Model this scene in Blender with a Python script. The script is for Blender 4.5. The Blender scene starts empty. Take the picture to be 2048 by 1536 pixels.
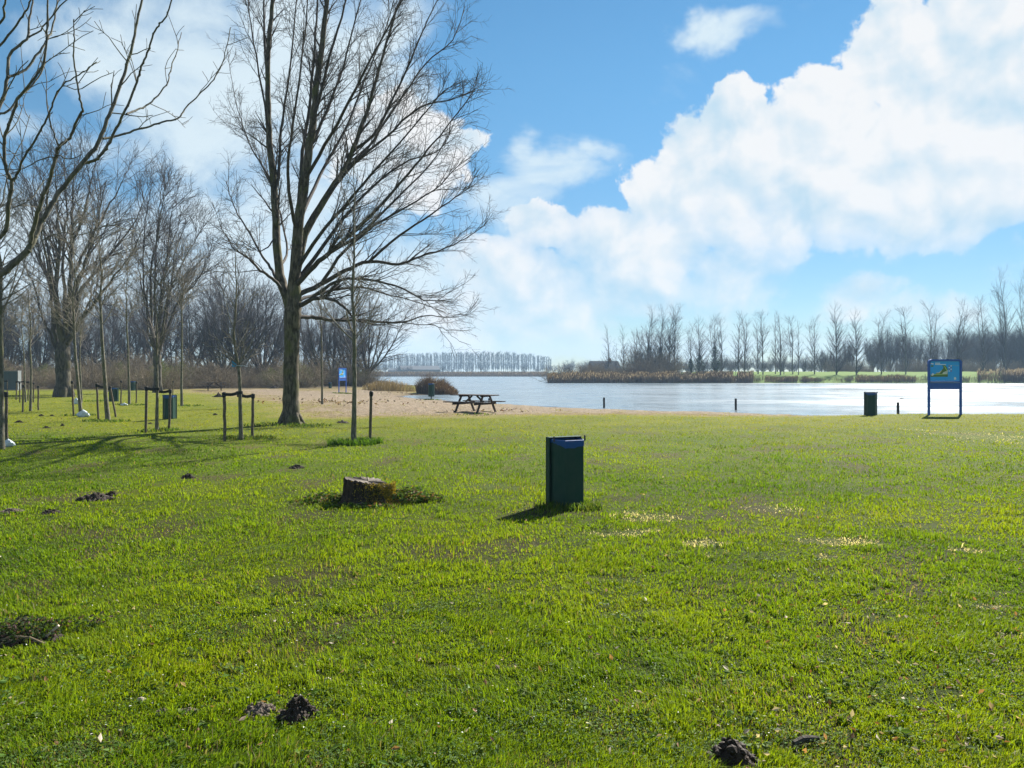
import bpy, math, random
import numpy as np
from mathutils import Vector, Matrix

S = bpy.context.scene
COL = S.collection
R = math.radians
EYE, F, CX, HY = 1.7, 1500.0, 1024.0, 744.0      # eye height, focal length and horizon of the view
SUN_AZ, SUN_EL = R(33), R(37)

# ------------------------------------------------------------------ camera
cam = bpy.data.cameras.new('camera')
cam.sensor_width = 36.0
cam.lens = 36.0 * F / 2048
cam.shift_y = -(768 - HY) / 2048
cam.clip_start, cam.clip_end = 0.05, 6000
camo = bpy.data.objects.new('camera', cam)
COL.objects.link(camo)
camo.location = (0, 0, EYE)
camo.rotation_euler = (R(90), 0, 0)
S.camera = camo
S.view_settings.view_transform = 'Standard'
S.view_settings.look = 'None'
S.view_settings.gamma = 1.0
S.view_settings.exposure = 1.38
cy = S.cycles
cy.max_bounces = 6; cy.diffuse_bounces = 3; cy.glossy_bounces = 2
cy.transmission_bounces = 3; cy.volume_bounces = 1; cy.transparent_max_bounces = 6
cy.caustics_reflective = False; cy.caustics_refractive = False
cy.sample_clamp_indirect = 6.0

# ------------------------------------------------------------------ node helper
class NT:
    def __init__(s, tree):
        s.t = tree; s.n = tree.nodes; s.l = tree.links
    def new(s, typ, **kw):
        n = s.n.new(typ)
        for k, v in kw.items(): setattr(n, k, v)
        return n
    def put(s, sock, v):
        if isinstance(v, bpy.types.NodeSocket): s.l.new(v, sock)
        elif v is not None: sock.default_value = v
    def math(s, op, a, b=None, c=None, clamp=False):
        n = s.new('ShaderNodeMath', operation=op, use_clamp=clamp)
        s.put(n.inputs[0], a)
        if b is not None: s.put(n.inputs[1], b)
        if c is not None: s.put(n.inputs[2], c)
        return n.outputs[0]
    def vmath(s, op, a, b=None):
        n = s.new('ShaderNodeVectorMath', operation=op)
        s.put(n.inputs[0], a)
        if b is not None: s.put(n.inputs[1], b)
        return n.outputs['Value'] if op in ('LENGTH', 'DOT_PRODUCT', 'DISTANCE') else n.outputs[0]
    def noise(s, vec, scale, detail=4, rough=0.55, dist=0.0, color=False):
        n = s.new('ShaderNodeTexNoise')
        if vec is not None: s.l.new(vec, n.inputs['Vector'])
        n.inputs['Scale'].default_value = scale; n.inputs['Detail'].default_value = detail
        n.inputs['Roughness'].default_value = rough; n.inputs['Distortion'].default_value = dist
        return n.outputs['Color' if color else 'Fac']
    def mapr(s, v, a, b, c=0.0, d=1.0, smooth=True):
        n = s.new('ShaderNodeMapRange', interpolation_type='SMOOTHSTEP' if smooth else 'LINEAR', clamp=True)
        s.put(n.inputs[0], v)
        for i, q in enumerate((a, b, c, d)): n.inputs[i + 1].default_value = q
        return n.outputs[0]
    def mix(s, f, a, b, blend='MIX'):
        n = s.new('ShaderNodeMix', data_type='RGBA', blend_type=blend)
        s.put(n.inputs[0], f)
        for sock, v in ((n.inputs[6], a), (n.inputs[7], b)):
            if isinstance(v, bpy.types.NodeSocket): s.l.new(v, sock)
            else: sock.default_value = (*v[:3], 1)
        return n.outputs[2]
    def attr(s, name, out='Color'):
        return s.new('ShaderNodeAttribute', attribute_name=name).outputs[out]
    def bump(s, h, strength=0.5, dist=0.02):
        n = s.new('ShaderNodeBump')
        n.inputs['Strength'].default_value = strength; n.inputs['Distance'].default_value = dist
        s.l.new(h, n.inputs['Height'])
        return n.outputs[0]

# ------------------------------------------------------------------ world: blue sky with cumulus and thin veils
W = bpy.data.worlds.new('World'); S.world = W; W.use_nodes = True
wt = NT(W.node_tree); wt.n.clear()
sky = wt.new('ShaderNodeTexSky', sky_type='NISHITA')
sky.sun_disc = False; sky.sun_elevation = SUN_EL; sky.sun_rotation = SUN_AZ
sky.air_density = 1.0; sky.dust_density = 0.0; sky.ozone_density = 2.0
gen = wt.new('ShaderNodeTexCoord').outputs['Generated']
sp = wt.new('ShaderNodeSeparateXYZ'); wt.l.new(gen, sp.inputs[0])
az = wt.math('ARCTAN2', sp.outputs[0], sp.outputs[1])
el = wt.math('ARCSINE', sp.outputs[2])
cb = wt.new('ShaderNodeCombineXYZ'); wt.l.new(az, cb.inputs[0]); wt.l.new(el, cb.inputs[1])
uv = cb.outputs[0]
def sky_dir(px, py):
    x = (px - CX) / F; z = (HY - py) / F
    return math.atan2(x, 1), math.atan2(z, math.hypot(1, x))
def warp(scale, amt, detail):
    c = wt.noise(uv, scale, detail, 0.6, color=True)
    c = wt.vmath('SUBTRACT', c, (0.5, 0.5, 0.5))
    c = wt.vmath('MULTIPLY', c, (amt, amt, 0))
    return wt.vmath('ADD', uv, c)
def blobs(vec, lst):
    acc = None
    for (px, py, rx, ry, w) in lst:
        a, e = sky_dir(px, py)
        d = wt.vmath('SUBTRACT', vec, (a, e, 0))
        d = wt.vmath('MULTIPLY', d, (F / rx, F / ry, 0))
        m = wt.mapr(wt.vmath('LENGTH', d), 1.35, 0.25, 0.0, w)
        acc = m if acc is None else wt.math('MAXIMUM', acc, m)
    return acc
# piled cumulus on the right half of the sky
CUM = [(1980, 60, 150, 170, 1), (1800, 110, 110, 140, 1), (1900, 280, 250, 190, 1), (1640, 240, 150, 120, 1),
       (1470, 235, 95, 95, 1), (1400, 330, 150, 130, 1), (1590, 390, 300, 160, 1), (1880, 400, 250, 130, .9),
       (1320, 385, 90, 70, 1), (1280, 490, 230, 110, 1), (1085, 450, 90, 60, .95), (1000, 540, 170, 110, .95),
       (1180, 580, 330, 110, .9), (980, 640, 280, 100, .85), (1450, 560, 200, 90, .75),
       (1720, 600, 100, 55, .9), (1860, 630, 150, 50, .75), (2040, 520, 80, 60, .6), (1640, 500, 55, 24, .7),
       (920, 285, 75, 60, .85), (800, 300, 190, 150, .9)]
# soft veils: left half and wisps
VEIL = [(260, 110, 190, 130, .95), (430, 210, 220, 190, 1), (640, 150, 240, 260, 1), (600, 430, 300, 130, .85),
        (300, 560, 420, 140, 1), (700, 600, 400, 170, 1), (50, 480, 160, 130, .9), (1110, 335, 140, 62, .85),
        (1190, 300, 70, 36, .8), (1060, 290, 50, 45, .7), (1470, 40, 150, 45, .85), (1560, 15, 120, 40, .45), (1640, 60, 60, 40, .35),
        (1000, 700, 700, 55, .9), (1800, 700, 600, 45, .7), (20, 250, 120, 40, .5), (330, 20, 190, 70, .8),
        (1500, 660, 300, 40, .5), (1000, 420, 120, 60, .7), (1050, 380, 130, 60, .7), (250, 330, 160, 60, .6), (560, 40, 160, 90, .9), (60, 520, 200, 160, .8)]
w1 = warp(9.0, 0.10, 6)
fc = blobs(w1, CUM)
n1 = wt.noise(uv, 12.0, 9, 0.56, 0.2)
n1s = wt.noise(uv, 12.0, 4, 0.5, 0.2)
n1b = wt.noise(wt.vmath('ADD', uv, (0.010, 0.020, 0)), 12.0, 4, 0.5, 0.2)
dens = wt.math('ADD', fc, wt.math('MULTIPLY', wt.math('SUBTRACT', n1, 0.5), 1.25))
soft = wt.math('ADD', wt.mapr(el, 0.26, 0.06), wt.math('MULTIPLY', wt.math('SUBTRACT', wt.noise(uv, 3.5, 3), 0.5), 1.0), clamp=True)
crisp = wt.mapr(dens, 0.46, 0.60); blur = wt.mapr(dens, 0.36, 1.15)
mc = wt.math('ADD', crisp, wt.math('MULTIPLY', wt.math('SUBTRACT', blur, crisp), soft))
w2 = warp(5.0, 0.13, 5)
fv = blobs(w2, VEIL)
n2 = wt.noise(wt.vmath('MULTIPLY', uv, (1.0, 1.5, 1)), 6.0, 8, 0.6, 0.6)
dv = wt.math('ADD', fv, wt.math('MULTIPLY', wt.math('SUBTRACT', n2, 0.5), 1.9))
mv = wt.mapr(dv, 0.22, 1.0, 0.0, 0.93)
# clouds elsewhere round the dome (not seen by this camera) so that reflections and light stay natural
gn = wt.noise(gen, 2.2, 7, 0.6)
away = wt.mapr(wt.math('ABSOLUTE', az), 0.72, 1.0)
mg = wt.math('MULTIPLY', wt.mapr(gn, 0.48, 0.66, 0, .75), away)
# relief of the cumulus: billows face the sun, hollows turn pale blue
rel = wt.math('MULTIPLY', wt.math('SUBTRACT', n1b, n1s), -3.6)
deep = wt.mapr(dens, 0.5, 1.35)
n3 = wt.noise(uv, 5.0, 5, 0.55)
low = wt.mapr(el, 0.02, 0.36)
lit = wt.math('ADD', wt.math('ADD', 0.63, rel), wt.math('MULTIPLY', wt.math('SUBTRACT', n3, 0.5), 1.3))
lit = wt.math('ADD', lit, wt.math('MULTIPLY', low, 0.22))
lit = wt.math('SUBTRACT', lit, wt.math('MULTIPLY', deep, 0.15), clamp=True)
ccol = wt.mix(lit, (0.60, 0.79, 0.92), (1.0, 1.0, 1.0))
hs = wt.new('ShaderNodeHueSaturation')
hs.inputs['Saturation'].default_value = 1.15; hs.inputs['Value'].default_value = 1.0
wt.l.new(wt.mix(1.0, sky.outputs[0], (0.80, 0.95, 0.92), 'MULTIPLY'), hs.inputs['Color'])
bg_sky = wt.new('ShaderNodeBackground'); wt.l.new(wt.mix(wt.mapr(el, 0.0, 0.42), wt.mix(1.0, hs.outputs[0], (0.68, 0.64, 0.76), 'MULTIPLY'), hs.outputs[0]), bg_sky.inputs[0]); bg_sky.inputs[1].default_value = 0.050
bg_c = wt.new('ShaderNodeBackground'); wt.l.new(ccol, bg_c.inputs[0]); bg_c.inputs[1].default_value = 0.365
bg_v = wt.new('ShaderNodeBackground'); bg_v.inputs[0].default_value = (0.80, 0.93, 1, 1); bg_v.inputs[1].default_value = 0.365
m1 = wt.new('ShaderNodeMixShader'); wt.l.new(mv, m1.inputs[0]); wt.l.new(bg_sky.outputs[0], m1.inputs[1]); wt.l.new(bg_v.outputs[0], m1.inputs[2])
m2 = wt.new('ShaderNodeMixShader'); wt.l.new(wt.math('MAXIMUM', wt.math('MULTIPLY', mc, 0.96), mg), m2.inputs[0])
wt.l.new(m1.outputs[0], m2.inputs[1]); wt.l.new(bg_c.outputs[0], m2.inputs[2])
wo = wt.new('ShaderNodeOutputWorld'); wt.l.new(m2.outputs[0], wo.inputs[0])

# ------------------------------------------------------------------ sun
SV = Vector((math.sin(SUN_AZ) * math.cos(SUN_EL), math.cos(SUN_AZ) * math.cos(SUN_EL), math.sin(SUN_EL)))
sl = bpy.data.lights.new('sun', 'SUN'); sl.energy = 5.0; sl.angle = R(0.53); sl.color = (1.0, 0.95, 0.86)
so = bpy.data.objects.new('sun', sl); COL.objects.link(so)
so.rotation_euler = SV.to_track_quat('Z', 'Y').to_euler(); so.location = SV * 200

# ------------------------------------------------------------------ materials
MATS = {}
def mat(name, build, **kw):
    if name in MATS: return MATS[name]
    m = bpy.data.materials.new(name); m.use_nodes = True
    t = NT(m.node_tree)
    b = t.n['Principled BSDF']
    build(t, b, **kw)
    MATS[name] = m
    return m
def pos(t): return t.new('ShaderNodeTexCoord').outputs['Object']
def geo(t): return t.new('ShaderNodeNewGeometry').outputs['Position']

def b_bark(t, b, c1, c2, scale=6.0, moss=None, bump=0.6, stretch=0.25):
    p = t.vmath('MULTIPLY', pos(t), (1, 1, stretch))
    n = t.noise(p, scale * 3, 7, 0.65)
    n2 = t.noise(pos(t), scale * 0.4, 4)
    c = t.mix(t.mapr(n, 0.35, 0.68), c1, c2)
    if moss is not None:
        c = t.mix(t.math('MULTIPLY', t.mapr(n2, 0.48, 0.66), 0.65), c, moss)
    t.put(b.inputs['Base Color'], c)
    b.inputs['Roughness'].default_value = 0.85
    b.inputs['Specular IOR Level'].default_value = 0.25
    t.put(b.inputs['Normal'], t.bump(n, bump, 0.03))
def b_paint(t, b, c, rough=0.4, var=0.25, metal=0.0, spec=0.4):
    b.inputs['Specular IOR Level'].default_value = spec
    n = t.noise(pos(t), 5.0, 6, 0.6)
    n2 = t.noise(t.vmath('MULTIPLY', pos(t), (30, 30, 3)), 1.0, 4)
    k = t.math('MULTIPLY', n, n2)
    c2 = tuple(x * (1 - var) + 0.06 * var for x in c)
    t.put(b.inputs['Base Color'], t.mix(t.mapr(k, 0.15, 0.4), c2, c))
    t.put(b.inputs['Roughness'], t.mapr(n, 0.3, 0.7, rough, min(1, rough + 0.2)))
    b.inputs['Metallic'].default_value = metal
    t.put(b.inputs['Normal'], t.bump(n2, 0.08, 0.005))
def b_wood(t, b, c1, c2, scale=1.0):
    p = t.vmath('MULTIPLY', pos(t), (9 * scale, 9 * scale, 9 * scale))
    n = t.noise(p, 2.0, 8, 0.7, 0.8)
    t.put(b.inputs['Base Color'], t.mix(t.mapr(n, 0.3, 0.7), c1, c2))
    b.inputs['Roughness'].default_value = 0.75
    b.inputs['Specular IOR Level'].default_value = 0.3
    t.put(b.inputs['Normal'], t.bump(n, 0.4, 0.01))
def b_leafy(t, b, attr='tint', transl=0.45, rough=0.5, spec=0.3):
    c = t.attr(attr)
    t.put(b.inputs['Base Color'], c)
    b.inputs['Roughness'].default_value = rough
    b.inputs['Specular IOR Level'].default_value = spec
    tr = t.new('ShaderNodeBsdfTranslucent')
    c2 = t.mix(1.0, c, (1.25, 1.15, 0.55), 'MULTIPLY')
    t.put(tr.inputs['Color'], c2)
    mx = t.new('ShaderNodeMixShader'); mx.inputs[0].default_value = transl
    t.l.new(b.outputs[0], mx.inputs[1]); t.l.new(tr.outputs[0], mx.inputs[2])
    out = t.n['Material Output']; t.l.new(mx.outputs[0], out.inputs[0])

def M_bark(kind):
    return {
     'big':   lambda: mat('bark_big', b_bark, c1=(0.038, 0.030, 0.020), c2=(0.16, 0.135, 0.095), scale=5, moss=(0.10, 0.105, 0.03), bump=0.9),
     'twig':  lambda: mat('bark_twig', b_bark, c1=(0.035, 0.029, 0.024), c2=(0.095, 0.08, 0.066), scale=8, bump=0.2),
     'willow':lambda: mat('bark_willow', b_bark, c1=(0.035, 0.030, 0.024), c2=(0.11, 0.095, 0.07), scale=3, moss=(0.09, 0.085, 0.035), bump=1.0),
     'wtwig': lambda: mat('bark_willow_twig', b_bark, c1=(0.034, 0.029, 0.028), c2=(0.088, 0.074, 0.071), scale=4, bump=0.2),
     'ash':   lambda: mat('bark_ash', b_bark, c1=(0.075, 0.068, 0.052), c2=(0.18, 0.165, 0.13), scale=9, moss=(0.12, 0.12, 0.05), bump=0.3),
     'young': lambda: mat('bark_young', b_bark, c1=(0.07, 0.065, 0.045), c2=(0.22, 0.20, 0.15), scale=10, moss=(0.10, 0.11, 0.04), bump=0.4),
     'ytwig': lambda: mat('bark_young_twig', b_bark, c1=(0.13, 0.115, 0.09), c2=(0.25, 0.22, 0.18), scale=8, bump=0.1),
     'poplar':lambda: mat('bark_poplar', b_bark, c1=(0.075, 0.07, 0.06), c2=(0.16, 0.15, 0.125), scale=2, bump=0.4),
     'brush': lambda: mat('bark_brush', b_bark, c1=(0.105, 0.082, 0.05), c2=(0.23, 0.175, 0.105), scale=3, bump=0.1),
    }[kind]()

# ------------------------------------------------------------------ numpy noise and terrain
def _rng(seed): return np.random.default_rng(seed)
_TAB = _rng(7).random((256, 256))
def vnoise(x, y):
    xi = np.floor(x).astype(np.int64); yi = np.floor(y).astype(np.int64)
    fx = x - xi; fy = y - yi
    fx = fx * fx * (3 - 2 * fx); fy = fy * fy * (3 - 2 * fy)
    a = _TAB[xi & 255, yi & 255]; b = _TAB[(xi + 1) & 255, yi & 255]
    c = _TAB[xi & 255, (yi + 1) & 255]; d = _TAB[(xi + 1) & 255, (yi + 1) & 255]
    return (a * (1 - fx) + b * fx) * (1 - fy) + (c * (1 - fx) + d * fx) * fy
def fbm(x, y, o=4):
    s = 0; a = 0.5; t = 0
    for k in range(o):
        s = s + a * vnoise(x * 2**k + 17.3 * k, y * 2**k + 5.1 * k); t += a; a *= 0.55
    return s / t
def sstep(a, b, x):
    t = np.clip((x - a) / (b - a), 0, 1)
    return t * t * (3 - 2 * t)

WL = -0.45                                  # water level
def wl_pt(px, py):
    Y = (EYE - WL) * F / (py - HY); return ((px - CX) / F * Y, Y)
LAKE = [(120, 12), (60, 24), (28, 31.8), (20, 33), (15, 35.5), wl_pt(1471, 825.8), wl_pt(1350, 823), wl_pt(1208, 818.5),
        wl_pt(1100, 813.5), wl_pt(1000, 808), wl_pt(900, 802), wl_pt(835, 797), wl_pt(806, 794), wl_pt(812, 791.5), wl_pt(860, 790),
        wl_pt(912, 787.5), wl_pt(908, 780), wl_pt(860, 773), wl_pt(800, 768.5), wl_pt(778, 762), (-42, 200), (-56, 280), (-90, 330), (-230, 352),
        (-100, 358), (0, 360), (70, 357), (60, 300), (25, 200), (7.6, 156), (7.2, 149), (9, 146.6), (40, 146), (100, 146), (200, 140), (300, 120), (300, 12)]
LK = np.array(LAKE)
def poly_sd(x, y, P):
    x = np.asarray(x, float); y = np.asarray(y, float)
    d2 = np.full(x.shape, 1e18); ins = np.zeros(x.shape, bool)
    for i in range(len(P)):
        ax, ay = P[i]; bx, by = P[(i + 1) % len(P)]
        ex, ey = bx - ax, by - ay
        t = np.clip(((x - ax) * ex + (y - ay) * ey) / (ex * ex + ey * ey), 0, 1)
        d2 = np.minimum(d2, (x - ax - t * ex)**2 + (y - ay - t * ey)**2)
        c = ((ay > y) != (by > y))
        with np.errstate(divide='ignore', invalid='ignore'):
            xx = ax + (y - ay) / (by - ay) * ex if by != ay else np.full(x.shape, 1e18)
        ins ^= c & (x < xx)
    d = np.sqrt(d2)
    return np.where(ins, d, -d)             # positive in the water
def lake_d(x, y):
    return poly_sd(x, y, LK) + (fbm(np.asarray(x) * 0.5, np.asarray(y) * 0.5, 3) - 0.5) * 0.8
def height(x, y):
    x = np.asarray(x, float); y = np.asarray(y, float)
    d = lake_d(x, y); s = np.maximum(-d, 0)
    Wd = np.interp(x, [-30, 7, 12, 15, 20], [15, 14.5, 9, 5, 2.6])
    near = WL * np.clip(1 - s / Wd, 0, 1)**1.25
    near = near + (fbm(x * 0.35, y * 0.35, 3) - 0.5) * 0.10 * sstep(0, 3, s) * sstep(6, 14, y)
    dike = np.interp(s, [0, 1.5, 6, 14, 27, 34, 60, 90], [WL, -0.1, 0.25, 0.9, 1.75, 1.75, 1.2, 1.0])
    dike = dike + (fbm(x * 0.2, y * 0.2, 3) - 0.5) * 0.25 * sstep(1, 6, s)
    flat = np.interp(s, [0, 2, 40, 200], [WL, 0.1, 0.6, 1.2])
    isl = (y > 100) & (x > 0) & ((y < 330) | (x > 90))
    far = (y > 300) & ~isl
    land = np.where(isl, dike, np.where(far, flat, near))
    return np.where(d > 0, WL - np.minimum(d * 0.25, 1.3), land)
def h1(x, y): return float(height(np.array([x]), np.array([y]))[0])
def G(px, py):
    """ground point seen at a place of the view, on the real terrain"""
    z = 0.0
    for _ in range(8):
        Y = (EYE - z) * F / (py - HY); X = (px - CX) / F * Y
        z = 0.5 * z + 0.5 * h1(X, Y)
    return Vector((X, Y, h1(X, Y)))
def P(px, py, Y): return Vector(((px - CX) / F * Y, Y, EYE + (HY - py) / F * Y))
SANDP = np.array([G(372, 784)[:2], G(460, 789)[:2], G(520, 801)[:2], G(598, 812)[:2], G(612, 831)[:2], G(700, 834)[:2], G(900, 831)[:2], G(1100, 829.5)[:2],
         G(1350, 828.5)[:2], (12, 31), (14, 33.2), (14, 60), (0, 74), (-8, 73), G(780, 777.5)[:2], G(700, 777)[:2], G(640, 778.5)[:2], G(520, 778.5)[:2], G(400, 779)[:2]])
def sandm(x, y):
    d = poly_sd(x, y, SANDP)
    return d / np.clip(np.asarray(y) * 0.035, 0.5, 3) + (fbm(np.asarray(x) * 0.9, np.asarray(y) * 0.5, 4) - 0.5) * 2.6

# ------------------------------------------------------------------ object helpers
def tag(o, label=None, cat=None, group=None, kind=None):
    if label: o['label'] = label
    if cat: o['category'] = cat
    if group: o['group'] = group
    if kind: o['kind'] = kind
    return o
def empty(name, loc, label=None, cat=None, group=None):
    o = bpy.data.objects.new(name, None); o.empty_display_size = 0.2
    COL.objects.link(o); o.location = loc
    return tag(o, label, cat, group)
def link(name, me, parent=None, loc=(0, 0, 0)):
    o = bpy.data.objects.new(name, me); COL.objects.link(o); o.location = loc
    if parent: o.parent = parent
    return o
def np_mesh(name, V, faces=None, quads=None, tris=None, m=None, smooth=False, col=None):
    me = bpy.data.meshes.new(name)
    V = np.asarray(V, np.float32).reshape(-1, 3)
    me.vertices.add(len(V)); me.vertices.foreach_set('co', V.ravel())
    parts = []
    if quads is not None and len(quads): parts.append((np.asarray(quads, np.int32).reshape(-1, 4), 4))
    if tris is not None and len(tris): parts.append((np.asarray(tris, np.int32).reshape(-1, 3), 3))
    nl = sum(a.size for a, _ in parts); nf = sum(len(a) for a, _ in parts)
    me.loops.add(nl); me.polygons.add(nf)
    me.loops.foreach_set('vertex_index', np.concatenate([a.ravel() for a, _ in parts]))
    tot = np.concatenate([np.full(len(a), k, np.int32) for a, k in parts])
    me.polygons.foreach_set('loop_start', np.concatenate([[0], np.cumsum(tot)[:-1]]).astype(np.int32))
    me.polygons.foreach_set('use_smooth', np.full(nf, smooth))
    if col is not None:
        at = me.color_attributes.new('tint', 'FLOAT_COLOR', 'POINT')
        c = np.ones((len(V), 4), np.float32); c[:, :3] = col
        at.data.foreach_set('color', c.ravel())
    me.update(calc_edges=True)
    if m: me.materials.append(m)
    return me
class MB:
    """collects shapes, then becomes one mesh"""
    def __init__(s): s.v = []; s.f = []; s.M = Matrix.Identity(4)
    def add(s, vs, fs):
        b = len(s.v); s.v += [tuple(s.M @ Vector(v)) for v in vs]; s.f += [[b + i for i in f] for f in fs]
    def box(s, c, d, rot=None, bev=0.0):
        x, y, z = d[0] / 2, d[1] / 2, d[2] / 2
        e = min(bev, x * .9, y * .9, z * .9)
        Rm = rot or Matrix.Identity(3)
        c = Vector(c)
        if e <= 0:
            vs = [(i * x, j * y, k * z) for i in (-1, 1) for j in (-1, 1) for k in (-1, 1)]
            fs = [(0, 1, 3, 2), (4, 6, 7, 5), (0, 4, 5, 1), (2, 3, 7, 6), (0, 2, 6, 4), (1, 5, 7, 3)]
        else:
            ring = [(-x + e, -y), (x - e, -y), (x, -y + e), (x, y - e), (x - e, y), (-x + e, y), (-x, y - e), (-x, -y + e)]
            ri = [(-x + e, -y + e), (x - e, -y + e), (x - e, -y + e), (x - e, y - e), (x - e, y - e), (-x + e, y - e), (-x + e, y - e), (-x + e, -y + e)]
            vs = [(p[0], p[1], -z) for p in ri] + [(p[0], p[1], -z + e) for p in ring] + [(p[0], p[1], z - e) for p in ring] + [(p[0], p[1], z) for p in ri]
            fs = [tuple(range(7, -1, -1)), tuple(range(24, 32))]
            for a in range(3):
                for i in range(8):
                    j = (i + 1) % 8; fs.append((a * 8 + i, a * 8 + j, a * 8 + 8 + j, a * 8 + 8 + i))
        s.add([tuple(c + Rm @ Vector(v)) for v in vs], fs)
    def bar(s, a, b, w, h, up=(0, 0, 1), bev=0.0):
        a, b = Vector(a), Vector(b); d = (b - a); L = d.length; d.normalize()
        sx = d.cross(Vector(up))
        if sx.length < 1e-4: sx = d.cross(Vector((1, 0, 0)))
        sx.normalize(); sz = sx.cross(d)
        s.box((a + b) / 2, (w, L, h), Matrix((sx, d, sz)).transposed(), bev)
    def tube(s, pts, rad, n=8, cap=True):
        pts = [Vector(p) for p in pts]; m = len(pts); vs = []
        for i, p in enumerate(pts):
            d = (pts[min(i + 1, m - 1)] - pts[max(i - 1, 0)]).normalized()
            u = d.cross(Vector((0.31, 0.95, 0.02)) if abs(d.y) < 0.9 else Vector((1, 0, 0))).normalized(); w = d.cross(u)
            for k in range(n):
                a = 2 * math.pi * k / n
                vs.append(p + (u * math.cos(a) + w * math.sin(a)) * rad[i])
        fs = [(i * n + k, i * n + (k + 1) % n, (i + 1) * n + (k + 1) % n, (i + 1) * n + k) for i in range(m - 1) for k in range(n)]
        if cap: fs += [tuple(range(n - 1, -1, -1)), tuple((m - 1) * n + k for k in range(n))]
        s.add(vs, fs)
    def prism(s, poly, z0, z1, top=True, bot=True, taper=1.0):
        n = len(poly)
        vs = [(x, y, z0) for x, y in poly] + [(x * taper, y * taper, z1) for x, y in poly]
        fs = [(i, (i + 1) % n, n + (i + 1) % n, n + i) for i in range(n)]
        if top: fs.append(tuple(range(n, 2 * n)))
        if bot: fs.append(tuple(range(n - 1, -1, -1)))
        s.add(vs, fs)
    def build(s, name, m, parent=None, loc=(0, 0, 0), smooth=False, flatten=None):
        me = bpy.data.meshes.new(name); me.from_pydata(s.v, [], s.f)
        if smooth: me.polygons.foreach_set('use_smooth', np.full(len(me.polygons), True))
        me.update(); me.materials.append(m)
        return link(name, me, parent, loc)
def copy_tree(o, loc, rotz=0.0, scale=None, parent=None):
    c = o.copy(); COL.objects.link(c)
    if parent: c.parent = parent
    else:
        c.location = loc; c.rotation_euler = (0, 0, rotz)
        if scale: c.scale = scale
    for ch in o.children: copy_tree(ch, None, parent=c)
    return c

# ------------------------------------------------------------------ branches
class Twigs:
    """polylines with radii that become one tube mesh"""
    def __init__(s): s.p = []; s.r = []; s.n = []; s.k = []
    def add(s, pts, rad, sides):
        s.p.extend(pts); s.r.extend(rad); s.n.append(len(pts)); s.k.append(sides)
    def mesh(s, name, m, off=(0, 0, 0), smooth=True):
        Pt = np.array(s.p, np.float64) - np.array(off); Rd = np.array(s.r); n = np.array(s.n); K = np.array(s.k)
        st = np.concatenate([[0], np.cumsum(n)[:-1]])
        V = []; Q = []; vb = 0
        first = np.zeros(len(Pt), bool); first[st] = True
        last = np.zeros(len(Pt), bool); last[st + n - 1] = True
        nx = np.arange(len(Pt)) + 1; nx[last] -= 1
        pv = np.arange(len(Pt)) - 1; pv[first] += 1
        T = Pt[nx] - Pt[pv]; T /= np.maximum(np.linalg.norm(T, axis=1, keepdims=True), 1e-9)
        D = Pt[st + n - 1] - Pt[st]
        ref = np.eye(3)[np.argmin(np.abs(D), axis=1)]
        ref = np.repeat(ref, n, axis=0)
        U = np.cross(T, ref); U /= np.maximum(np.linalg.norm(U, axis=1, keepdims=True), 1e-9)
        Wv = np.cross(T, U)
        kk = np.repeat(K, n)
        for k in np.unique(K):
            idx = np.nonzero(kk == k)[0]
            a = 2 * np.pi * np.arange(k) / k
            ring = Pt[idx][:, None] + Rd[idx][:, None, None] * (U[idx][:, None] * np.cos(a)[None, :, None] + Wv[idx][:, None] * np.sin(a)[None, :, None])
            V.append(ring.reshape(-1, 3))
            j = np.nonzero(~last[idx])[0]
            for q in range(k):
                q2 = (q + 1) % k
                Q.append(np.stack([vb + j * k + q, vb + j * k + q2, vb + (j + 1) * k + q2, vb + (j + 1) * k + q], 1))
            vb += len(idx) * k
        return np_mesh(name, np.concatenate(V), quads=np.concatenate(Q), m=m, smooth=smooth)
def spline(pts, rads, sub=4):
    out = []; ro = []; n = len(pts)
    pts = [np.array(p, float) for p in pts]
    for i in range(n - 1):
        p0 = pts[max(i - 1, 0)]; p1 = pts[i]; p2 = pts[i + 1]; p3 = pts[min(i + 2, n - 1)]
        for k in range(sub):
            t = k / sub
            out.append(0.5 * (2 * p1 + (p2 - p0) * t + (2 * p0 - 5 * p1 + 4 * p2 - p3) * t * t + (3 * p1 - p0 - 3 * p2 + p3) * t**3))
            ro.append(rads[i] * (1 - t) + rads[i + 1] * t)
    out.append(pts[-1]); ro.append(rads[-1])
    return out, ro
def unit(v):
    l = math.sqrt(v[0]**2 + v[1]**2 + v[2]**2) or 1.0
    return (v[0] / l, v[1] / l, v[2] / l)
def side_dir(d, ang, rng, bias=None):
    """direction at angle ang from d, random roll, pulled toward bias"""
    a = rng.gauss(0, 1), rng.gauss(0, 1), rng.gauss(0, 1)
    if bias: a = (a[0] + bias[0], a[1] + bias[1], a[2] + bias[2])
    k = a[0] * d[0] + a[1] * d[1] + a[2] * d[2]
    o = unit((a[0] - k * d[0], a[1] - k * d[1], a[2] - k * d[2]))
    c, s_ = math.cos(ang), math.sin(ang)
    return (d[0] * c + o[0] * s_, d[1] * c + o[1] * s_, d[2] * c + o[2] * s_)
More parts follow.
